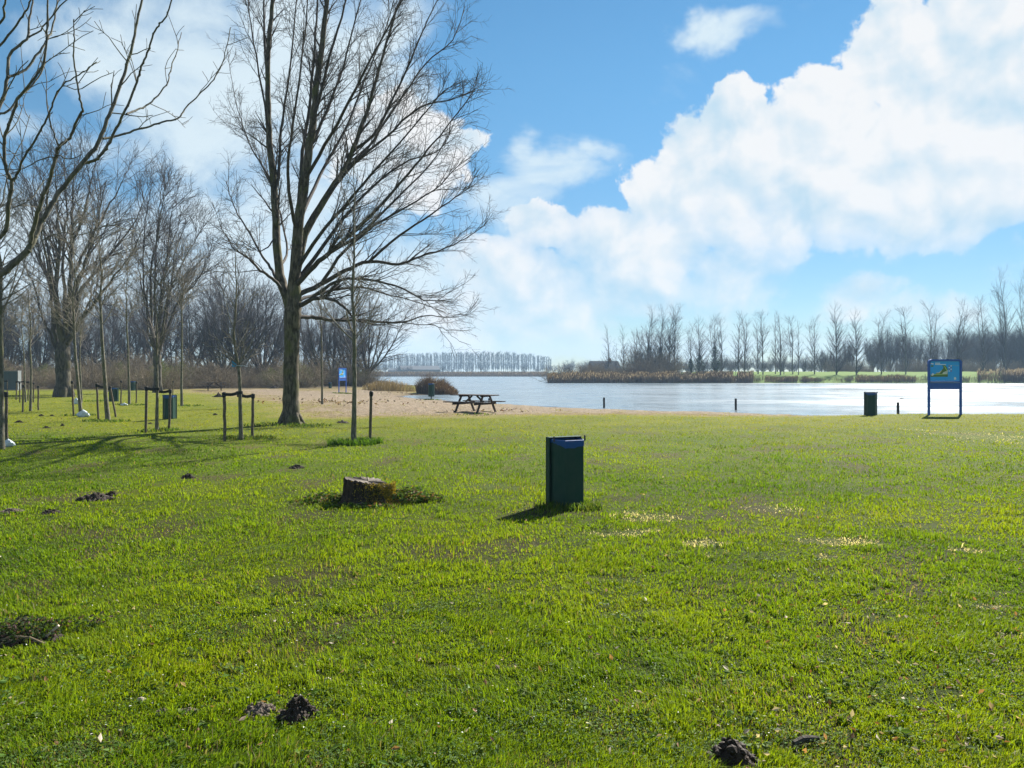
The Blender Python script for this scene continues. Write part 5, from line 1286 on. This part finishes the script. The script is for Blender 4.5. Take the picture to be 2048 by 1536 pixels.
# ------------------------------------------------------------------ posts in the lake, utility cabinet
for px, by, ty, lab in ((1208, 815.5, 795, 'dark wooden post in the shallows, first one right of the picnic table'), (1471.5, 820, 797, 'dark wooden post standing alone in the middle of the glittering water'), (1796, 833, 804.5, 'dark wooden post between the big blue sign and its litter bin'), (978, 804, 796.5, 'short dark post in the water behind the picnic table')):
    Y = (EYE - WL) * F / (by - HY); X = (px - CX) / F * Y; top = P(px, ty, Y)
    e = empty('water_post', (X, Y, WL), lab, 'post', 'posts standing in the lake')
    r = .062; mb = MB(); hz = top.z - WL
    mb.tube([(0, 0, -.8), (.005, 0, 0), (.0, .004, hz * .6), (0, 0, hz - .02), (0, 0, hz)], [r, r, r * .98, r, r * .9], 12)
    mb.build('shaft', mat('wet_wood', b_wood, c1=(.018, .016, .014), c2=(.06, .055, .048)), e)
    mb = MB(); mb.tube([(0, 0, hz - .09), (0, 0, hz - .05)], [r * 1.06, r * 1.06], 12); mb.build('band', DARK(), e)
q = G(19, 780.5)
e = empty('utility_cabinet', q, 'grey-green metal utility cabinet before the undergrowth at the frame edge', 'utility cabinet'); e.rotation_euler = (0, 0, R(12))
CAB = mat('cabinet_paint', b_paint, c=(.045, .075, .09), rough=.45, var=.4)
mb = MB(); mb.box((0, .35, .9), (1.3, .7, 1.66), None, .012); mb.build('housing', CAB, e)
mb = MB(); mb.box((0, .35, 1.77), (1.42, .82, .09), None, .02); mb.build('lid', mat('cabinet_lid', b_paint, c=(.17, .19, .19), rough=.5), e)
mb = MB(); mb.box((0, .35, .02), (1.34, .74, .1), None, .01); mb.build('plinth', mat('concrete', b_paint, c=(.3, .29, .27), rough=.9), e)
for s in (-1, 1):
    mb = MB(); mb.box((s * .318, -.012, .9), (.62, .03, 1.56), None, .006); d_ = mb.build('door', CAB, e)
    mb = MB(); mb.box((s * .06, -.04, .95), (.03, .03, .16), None, .004); mb.build('handle', DARK(), d_)
mb = MB(); mb.box((.69, .35, .9), (.03, .74, 1.68), None, .006); mb.build('edge_trim', mat('cabinet_lid', b_paint, c=(.17, .19, .19)), e)

# ------------------------------------------------------------------ tree stump with moss and ivy
def stump():
    base = G(735, 1004); rng = random.Random(3); e = empty('tree_stump', base, 'low mossy tree stump with a tilted cut top, left of the closest bin', 'tree stump')
    nu = 96; prof = [(-.05, 1.30), (0, 1.20), (.04, 1.10), (.08, 1.04), (.12, 1.0), (.16, .98), (.20, .97), (.24, .955), (.27, .95), (.285, .92)]; rdg = [rng.uniform(-.05, .05) for _ in range(nu)]
    vs, fs = [], []
    for z, k in prof:
        for i in range(nu):
            a = 2 * math.pi * i / nu
            w = .29 * k * (1 + .07 * math.sin(5 * a + .5) + .05 * math.sin(3 * a + 2) + .03 * math.sin(13 * a) * (1 - z) + rdg[i] + rng.uniform(-.022, .022)) * (1 + (.10 * abs(math.sin(2.5 * a))) * max(0, (.12 - z) / .12))
            zz = z + (z > .15) * (z / .28) * (-.035 * math.cos(a) - .06 * max(0, math.cos(a - .2))**3 + .012 * math.sin(2 * a) + rdg[i] * .25)
            vs.append((w * math.cos(a) * 1.12, w * math.sin(a) * .85, zz))
    n = len(prof)
    for j in range(n - 1):
        for i in range(nu): fs.append((j * nu + i, j * nu + (i + 1) % nu, (j + 1) * nu + (i + 1) % nu, (j + 1) * nu + i))
    mb = MB(); mb.add(vs, fs); mb.build('bark', mat('stump_bark', b_bark, c1=(.014, .010, .007), c2=(.075, .052, .034), scale=9, bump=1.0), e)
    top = vs[-nu:]; c = Vector((0, 0, .275))
    mb = MB(); inn = [tuple(Vector(v).lerp(c, .45) + Vector((0, 0, rng.uniform(-.006, .008)))) for v in top]
    mb.add(list(top) + inn + [tuple(c)], [(i, (i + 1) % nu, nu + (i + 1) % nu, nu + i) for i in range(nu)] + [(nu + i, nu + (i + 1) % nu, 2 * nu) for i in range(nu)])
    mb.build('cut_face', mat('cut_wood', b_wood, c1=(.05, .04, .03), c2=(.16, .125, .09), scale=1.2), e)
    g = _rng(8); n = 2200; a = g.normal(-.45, .55, n); z = g.uniform(.0, .28, n)
    rad = .30 * (1.0 + .25 * np.clip((.1 - z) / .1, 0, 1)) + g.uniform(0, .025, n)
    V, T, C = leaves_mesh(np.stack([np.cos(a) * rad * 1.12, np.sin(a) * rad * .85, z + .01 - .03 * np.cos(a)], 1), .012, [(.30, .22, .02), (.22, .19, .02), (.14, .14, .02), (.34, .25, .04)], g)
    link('moss', np_mesh('moss', V, tris=T, m=mat('leaf', b_leaf), col=C), e)
    mb = MB(); mb.tube([(.0, .02, .26), (-.005, .0, .31), (-.02, 0, .37)], [.008, .007, .003], 6); mb.build('twig', M_bark('twig'), e)
    mb = MB(); mb.tube([(-.1, -.30, .02), (.0, -.33, .05), (.05, -.34, .02)], [.006, .006, .004], 6); mb.build('twig', M_bark('ytwig'), e)
    V, T, C = [], [], []
    g = _rng(9); P_ = []
    for (cx, cy_, rx, ry, hh, n) in ((.52, .05, .30, .24, .23, 800), (.80, .10, .22, .14, .12, 200), (-.52, -.05, .30, .2, .16, 420), (-.8, -.1, .18, .16, .07, 60), (0, -.40, .45, .10, .06, 220)):
        r = np.sqrt(g.random(n)); a = g.uniform(0, 6.28, n)
        P_.append(np.stack([base.x + cx + np.cos(a) * r * rx, base.y + cy_ + np.sin(a) * r * ry, base.z + .01 + g.random(n) * hh * (1 - .6 * r)], 1))
    V, T, C = leaves_mesh(np.concatenate(P_), .027, [(.06, .12, .02), (.08, .14, .02), (.04, .08, .015), (.12, .16, .03), (.16, .10, .05)], g, .3)
    tag(link('ivy_leaves', np_mesh('ivy_leaves', V, tris=T, m=mat('leaf', b_leaf), col=C)), 'ivy and weeds sprawling on both sides of the tree stump', 'ivy', kind='stuff')
stump()

# ------------------------------------------------------------------ molehills, sticks, stones, leaves, daisies
SOIL = mat('mole_soil', b_wood, c1=(.012, .007, .004), c2=(.045, .028, .017), scale=1.6)
SOILD = mat('dry_soil', b_wood, c1=(.05, .036, .026), c2=(.16, .12, .09), scale=1.6)
ICO = None
def clods(mb, rng, spots):
    t = (1 + 5**.5) / 2
    iv_ = [unit(v) for v in ((-1, t, 0), (1, t, 0), (-1, -t, 0), (1, -t, 0), (0, -1, t), (0, 1, t), (0, -1, -t), (0, 1, -t), (t, 0, -1), (t, 0, 1), (-t, 0, -1), (-t, 0, 1))]
    if_ = [(0, 11, 5), (0, 5, 1), (0, 1, 7), (0, 7, 10), (0, 10, 11), (1, 5, 9), (5, 11, 4), (11, 10, 2), (10, 7, 6), (7, 1, 8), (3, 9, 4), (3, 4, 2), (3, 2, 6), (3, 6, 8), (3, 8, 9), (4, 9, 5), (2, 4, 11), (6, 2, 10), (8, 6, 7), (9, 8, 1)]
    for (x, y, z, r) in spots:
        k = (rng.uniform(.7, 1.3), rng.uniform(.7, 1.3), rng.uniform(.6, 1.1))
        mb.add([(x + v[0] * r * k[0] * rng.uniform(.8, 1.2), y + v[1] * r * k[1] * rng.uniform(.8, 1.2), z + v[2] * r * k[2] * rng.uniform(.8, 1.2)) for v in iv_], if_)
def molehill(px, py, w, h, label, dry=False, seed=0):
    base = G(px, py); sc = base.y / F; R_ = w * sc / 2; Hh = h * sc * .95; rng = random.Random(seed + int(px))
    mb = MB(); sp_ = []
    n = int(60 + 900 * min(1, R_ * 2.4)**2); n = min(n, 420)
    for _ in range(n):
        r = math.sqrt(rng.random()) * (1.0 if rng.random() < .88 else 1.25); a = rng.uniform(0, 6.28)
        prof = max(0, 1 - r**1.35) * (.75 + .45 * math.sin(a * 2 + seed) * .5 + .25 * math.sin(a * 5 + px))
        z = prof * Hh * rng.uniform(.55, 1.0)
        sp_.append((math.cos(a) * r * R_, math.sin(a) * r * R_ * .7, z, max(.006, R_ * rng.uniform(.06, .19))))
    nr, na = 7, 26; vs = [(0, 0, Hh * .72)]
    for j in range(1, nr + 1):
        t = j / nr
        for i in range(na):
            a = 2 * math.pi * i / na; k = 1 + .16 * math.sin(3 * a + seed) + rng.uniform(-.10, .10)
            vs.append((math.cos(a) * t * R_ * k, math.sin(a) * t * R_ * .72 * k, max(0, (1 - t**1.15)) * Hh * (.74 + .2 * math.sin(2 * a + px)) * rng.uniform(.8, 1.1) - .012 * (j == nr)))
    fs = [(0, 1 + i, 1 + (i + 1) % na) for i in range(na)] + [(1 + j * na + i, 1 + (j + 1) * na + i, 1 + (j + 1) * na + (i + 1) % na, 1 + j * na + (i + 1) % na) for j in range(nr - 1) for i in range(na)]
    mb.add(vs, fs)
    clods(mb, rng, sp_)
    o = mb.build('molehill', SOILD if dry else SOIL, None, base)
    return tag(o, label, 'molehill', 'molehills on the lawn')
MH = [(597, 1436, 80, 56, 'tallest fresh dark molehill in the nearest grass, peaked like a cone', 0), (520, 1424, 62, 26, 'low crumbled molehill touching the tall peaked one', 1), (326, 1428, 34, 12, 'small flat molehill beside a pale stone in the nearest grass', 1), (376, 1426, 44, 14, 'greyish flat molehill between the peaked molehill and the pale stone', 1),
      (1462, 1526, 110, 64, 'broad dark heap of broken soil at the bottom edge, near the stick', 0), (190, 999, 66, 13, 'long dark molehill in the shadow streaks of the left lawn', 0), (223, 991, 24, 13, 'small mound touching the long dark molehill of the left lawn', 0), (102, 1026, 34, 10, 'small dark molehill below the long one on the left lawn', 0), (25, 1024, 42, 9, 'flat molehill close to the left frame edge', 1),
      (376, 956, 28, 11, 'single dark molehill in open lawn left of the stump', 0), (594, 936, 30, 8, 'low molehill behind the tree stump', 0), (38, 845, 16, 6, 'tiny molehill left of the pale bag trees, nearest the frame edge', 0), (82, 832, 11, 5, 'tiny molehill beside the lone stake left of the leaning tree', 0), (104, 832, 9, 4, 'tiny flat molehill just left of the leaning young tree', 0), (125, 852, 9, 6, 'tiny peaked molehill below the leaning young tree', 0), (93, 856, 13, 5, 'tiny molehill between the left frame edge and the slanting stake', 0),
      (685, 846, 22, 6, 'flat brown mound between the biggest trunk and the tall young tree', 1), (437, 794, 18, 9, 'dark clump of soil at the edge of sand below the distant table', 0), (548, 777, 16, 6, 'dark lump on the sand left of the biggest trunk', 0), (300, 848, 9, 4, 'tiny mound between two strapped stakes', 0), (430, 830, 10, 4, 'tiny mound left of the blue tagged tree', 0)]
for i, (px, py, w, h, lab, dry) in enumerate(MH): molehill(px, py, w, h, lab, dry, i)
def stick(px0, py0, px1, py1, r, lift, name, label, cat, m):
    a, b_ = G(px0, py0), G(px1, py1); mb = MB(); d = b_ - a
    mb.tube([Vector((0, 0, r + lift * .3)), d * .35 + Vector((0, 0, r * 1.3 + lift)), d * .7 + Vector((0, 0, r * 1.1 + lift)), d + Vector((0, 0, r + lift * .4))], [r * .9, r, r * .95, r * .7], 9)
    return tag(mb.build(name, m, None, a), label, cat)
stick(1588, 1496, 1636, 1486, .016, .01, 'stick', 'short thick dark stick on bare sandy soil near the bottom edge', 'stick', M_bark('willow'))
stick(-10, 1298, 60, 1288, .010, .02, 'twig', 'thin brown twig lying before the dark bramble patch', 'twig', M_bark('brush'))
stick(-6, 1290, 88, 1296, .008, .05, 'twig', 'longer bent twig across the front of the dark bramble patch', 'twig', M_bark('brush'))
a = G(96, 1281); mb = MB(); mb.bar((-.02, 0, .02), (.05, .03, .085), .022, .012); tag(mb.build('wood_chip', mat('fresh_wood', b_wood, c1=(.45, .33, .24), c2=(.62, .5, .4)), None, a), 'pale split wood chip tilted in the grass beside the dark bramble', 'wood chip')
def stone(px, py, w, label, c):
    base = G(px, py); r = w * base.y / F / 2; rng = random.Random(int(px)); mb = MB()
    clods(mb, rng, [(0, 0, r * .5, r), (r * .5, .1 * r, r * .35, r * .6)])
    tag(mb.build('pale_stone', mat('stone_pale', b_wood, c1=c, c2=tuple(x * 1.5 for x in c)), None, base), label, 'stone', 'pale stones in the grass')
stone(283, 1404, 17, 'pale stone left of the flat molehills', (.30, .25, .18)); stone(656, 1365, 16, 'pale stone above and right of the tallest molehill', (.36, .30, .24)); stone(1680, 1322, 9, 'small pale stone in the grass above the stick', (.36, .32, .28)); stone(640, 1192, 8, 'tiny pale stone in the middle lawn', (.36, .32, .28))
# dark bramble patch at the left
g = _rng(15); c0 = G(48, 1284); P_ = []
for (dx, dy, rx, ry, hh, n) in ((-.02, .05, .20, .16, .15, 900), (-.2, .1, .16, .14, .12, 400), (.18, .22, .18, .1, .10, 160), (.30, .32, .12, .06, .10, 40)):
    r = np.sqrt(g.random(n)); a_ = g.uniform(0, 6.28, n)
    P_.append(np.stack([c0.x + dx + np.cos(a_) * r * rx, c0.y + dy + np.sin(a_) * r * ry, c0.z + .01 + g.random(n) * hh * (1 - .5 * r)], 1))
V, T, C = leaves_mesh(np.concatenate(P_), .015, [(.025, .05, .015), (.035, .065, .018), (.05, .09, .02), (.03, .04, .02), (.12, .07, .06)], g, .2)
tag(link('bramble_leaves', np_mesh('bramble_leaves', V, tris=T, m=mat('leaf', b_leaf), col=C)), 'dark green bramble patch over bare soil at the left edge', 'bramble', kind='stuff')
mb = MB(); rng = random.Random(4); clods(mb, rng, [(rng.gauss(0, .11), rng.gauss(0, .05), .012, rng.uniform(.012, .03)) for _ in range(130)])
tag(mb.build('dark_soil', SOIL, None, c0 + Vector((-.08, .0, 0))), 'crumbled dark soil under the bramble patch', 'soil', kind='stuff')
g = _rng(17)
def scatter(n, y0, y1, p=1.0, x0=-100, x1=2150):
    py = y0 + (y1 - y0) * g.random(n)**p; px = g.uniform(x0, x1, n); Y = EYE * F / (py - HY); X = (px - CX) / F * Y
    k = (lake_d(X, Y) < -.5) & (sandm(X, Y) < 0)
    return X[k], Y[k]
X, Y = scatter(320, 850, 1560)
X2, Y2 = scatter(160, 1180, 1560, 1, 1500, 2100); X = np.concatenate([X, X2]); Y = np.concatenate([Y, Y2])
V, T, C = leaves_mesh(np.stack([X, Y, height(X, Y) + .028 + .02 * g.random(len(X))], 1), .019, [(.22, .12, .06), (.30, .17, .09), (.40, .30, .22), (.18, .09, .05), (.5, .42, .34)], g, .35)
tag(link('fallen_leaves', np_mesh('fallen_leaves', V, tris=T, m=mat('leaf', b_leaf), col=C)), 'withered brown leaves scattered over the lawn', 'leaves', kind='stuff')
X, Y = scatter(1500, 836, 1500, 1.4)
V, T, C = leaves_mesh(np.stack([X, Y, height(X, Y) + .045 + .02 * g.random(len(X))], 1), (.0062), [(.75, .75, .70), (.70, .68, .55), (.8, .8, .78)], g, .75)
tag(link('daisies', np_mesh('daisies', V, tris=T, m=mat('leaf', b_leaf), col=C)), 'tiny white daisies dotted through the grass', 'daisies', kind='stuff')
# weeds at feet of trees and stakes
sp_ = []
for (px, py, r, n) in ((470, 878, .3, 150), (505, 877, .45, 260), (545, 850, .8, 260), (615, 852, .6, 200), (313, 862, .4, 160), (340, 860, .25, 80), (215, 843, .6, 220), (260, 810, .6, 120), (175, 803, .9, 200), (162, 831, .5, 160), (1135, 1013, .33, 420), (1180, 1018, .12, 80), (30, 793, .8, 100), (372, 812, .7, 120), (862, 799, .5, 150), (948, 830, .7, 40)):
    q = G(px, py); sp_.append((q.x, q.y - .05, r, n))
tuft_clump('weeds', sp_, 22, .105, [(.06, .12, .015), (.09, .15, .02), (.045, .085, .015), (.12, .15, .03)], 'longer weeds at the feet of trees, stakes, bins and table', 'weeds')
g = _rng(41); P_ = []; X, Y = scatter(300, 838, 1600, .8)
for x, y in zip(X, Y):
    m_ = g.integers(6, 11); a_ = g.uniform(0, 6.28, m_); r_ = g.uniform(.015, .055, m_)
    P_.append(np.stack([x + np.cos(a_) * r_, y + np.sin(a_) * r_, float(height(np.array([x]), np.array([y]))[0]) + .018 + g.random(m_) * .02], 1))
X, Y = scatter(110, 900, 1600, .8)
V, T, C = leaves_mesh(np.concatenate(P_), .020, [(.07, .14, .02), (.09, .16, .02), (.06, .11, .02), (.11, .15, .03)], g, .6)
tag(link('lawn_weeds', np_mesh('lawn_weeds', V, tris=T, m=mat('leaf', b_leaf), col=C)), 'flat broad-leaved weed rosettes growing in the lawn', 'weeds', kind='stuff')
P_ = []
for x, y in zip(X, Y):
    m_ = 170; a_ = g.uniform(0, 6.28, m_); r_ = np.sqrt(g.random(m_)) * g.uniform(.10, .3)
    xx = x + np.cos(a_) * r_ * 1.5; yy = y + np.sin(a_) * r_; P_.append(np.stack([xx, yy, height(xx, yy) + .015 + g.random(m_) * .025], 1))
V, T, C = leaves_mesh(np.concatenate(P_), .0085, [(.09, .16, .03), (.07, .13, .03), (.12, .18, .05)], g, .75)
tag(link('clover', np_mesh('clover', V, tris=T, m=mat('leaf', b_leaf), col=C)), 'small-leaved clover patches mixed into the lawn', 'clover', kind='stuff')
# dry stalks and flotsam on the sand
g = _rng(23); P_ = []
for (px, py, rx, ry, n) in ((690, 806, 55, 4, 90), (650, 803, 20, 3, 30), (800, 800, 80, 10, 40), (1000, 822, 120, 3, 40), (560, 800, 60, 10, 40), (790, 785, 40, 4, 30), (870, 795, 40, 4, 30)):
    for _ in range(n):
        q = G(px + g.normal(0, rx * .6), py + g.normal(0, ry * .6)); P_.append((q.x, q.y, q.z + .05))
V, T, C = leaves_mesh(P_, .085, [(.07, .045, .03), (.14, .07, .045), (.05, .04, .03), (.2, .15, .09)], g, .4)
tag(link('beach_litter', np_mesh('beach_litter', V, tris=T, m=mat('leaf', b_leaf), col=C)), 'dry brown stalks and dark scraps strewn over the sand', 'dry stalks', kind='stuff')
# two ducks on the water
for px, py, s in ((1801.5, 798, 1), (1805.5, 798, -1)):
    Y = (EYE - WL) * F / (py - HY); X = (px - CX) / F * Y; mb = MB()
    mb.tube([(-.22, 0, .10), (-.16, 0, .06), (0, 0, .05), (.12, 0, .06), (.17, 0, .12), (.19, 0, .19), (.23, 0, .21), (.28, 0, .20), (.32, 0, .195)], [.01, .06, .10, .085, .045, .04, .045, .02, .008], 12)
    mb.v = [tuple(.42 * c for c in v) for v in mb.v]; o = mb.build('duck', mat('duck', b_wood, c1=(.05, .04, .035), c2=(.16, .13, .1)), None, (X, Y, WL), smooth=True); o.rotation_euler = (0, 0, .4 if s > 0 else .9)
    tag(o, 'tiny dark duck swimming on the bright water near the big blue sign', 'duck', 'pair of ducks on the lake')

# ------------------------------------------------------------------ haze over the whole place
HZ = bpy.data.materials.new('haze'); HZ.use_nodes = True
ht = NT(HZ.node_tree); ht.n.clear()
pv = ht.new('ShaderNodeVolumePrincipled'); pv.inputs['Color'].default_value = (.50, .72, 1.0, 1); pv.inputs['Density'].default_value = .00045; pv.inputs['Anisotropy'].default_value = 0.0
ho = ht.new('ShaderNodeOutputMaterial'); ht.l.new(pv.outputs[0], ho.inputs['Volume'])
mb = MB(); mb.box((0, 560, 20), (3300, 1240, 46)); o = mb.build('haze', HZ)
tag(o, 'thin blue haze in the air over the lake and fields', 'haze', kind='stuff')
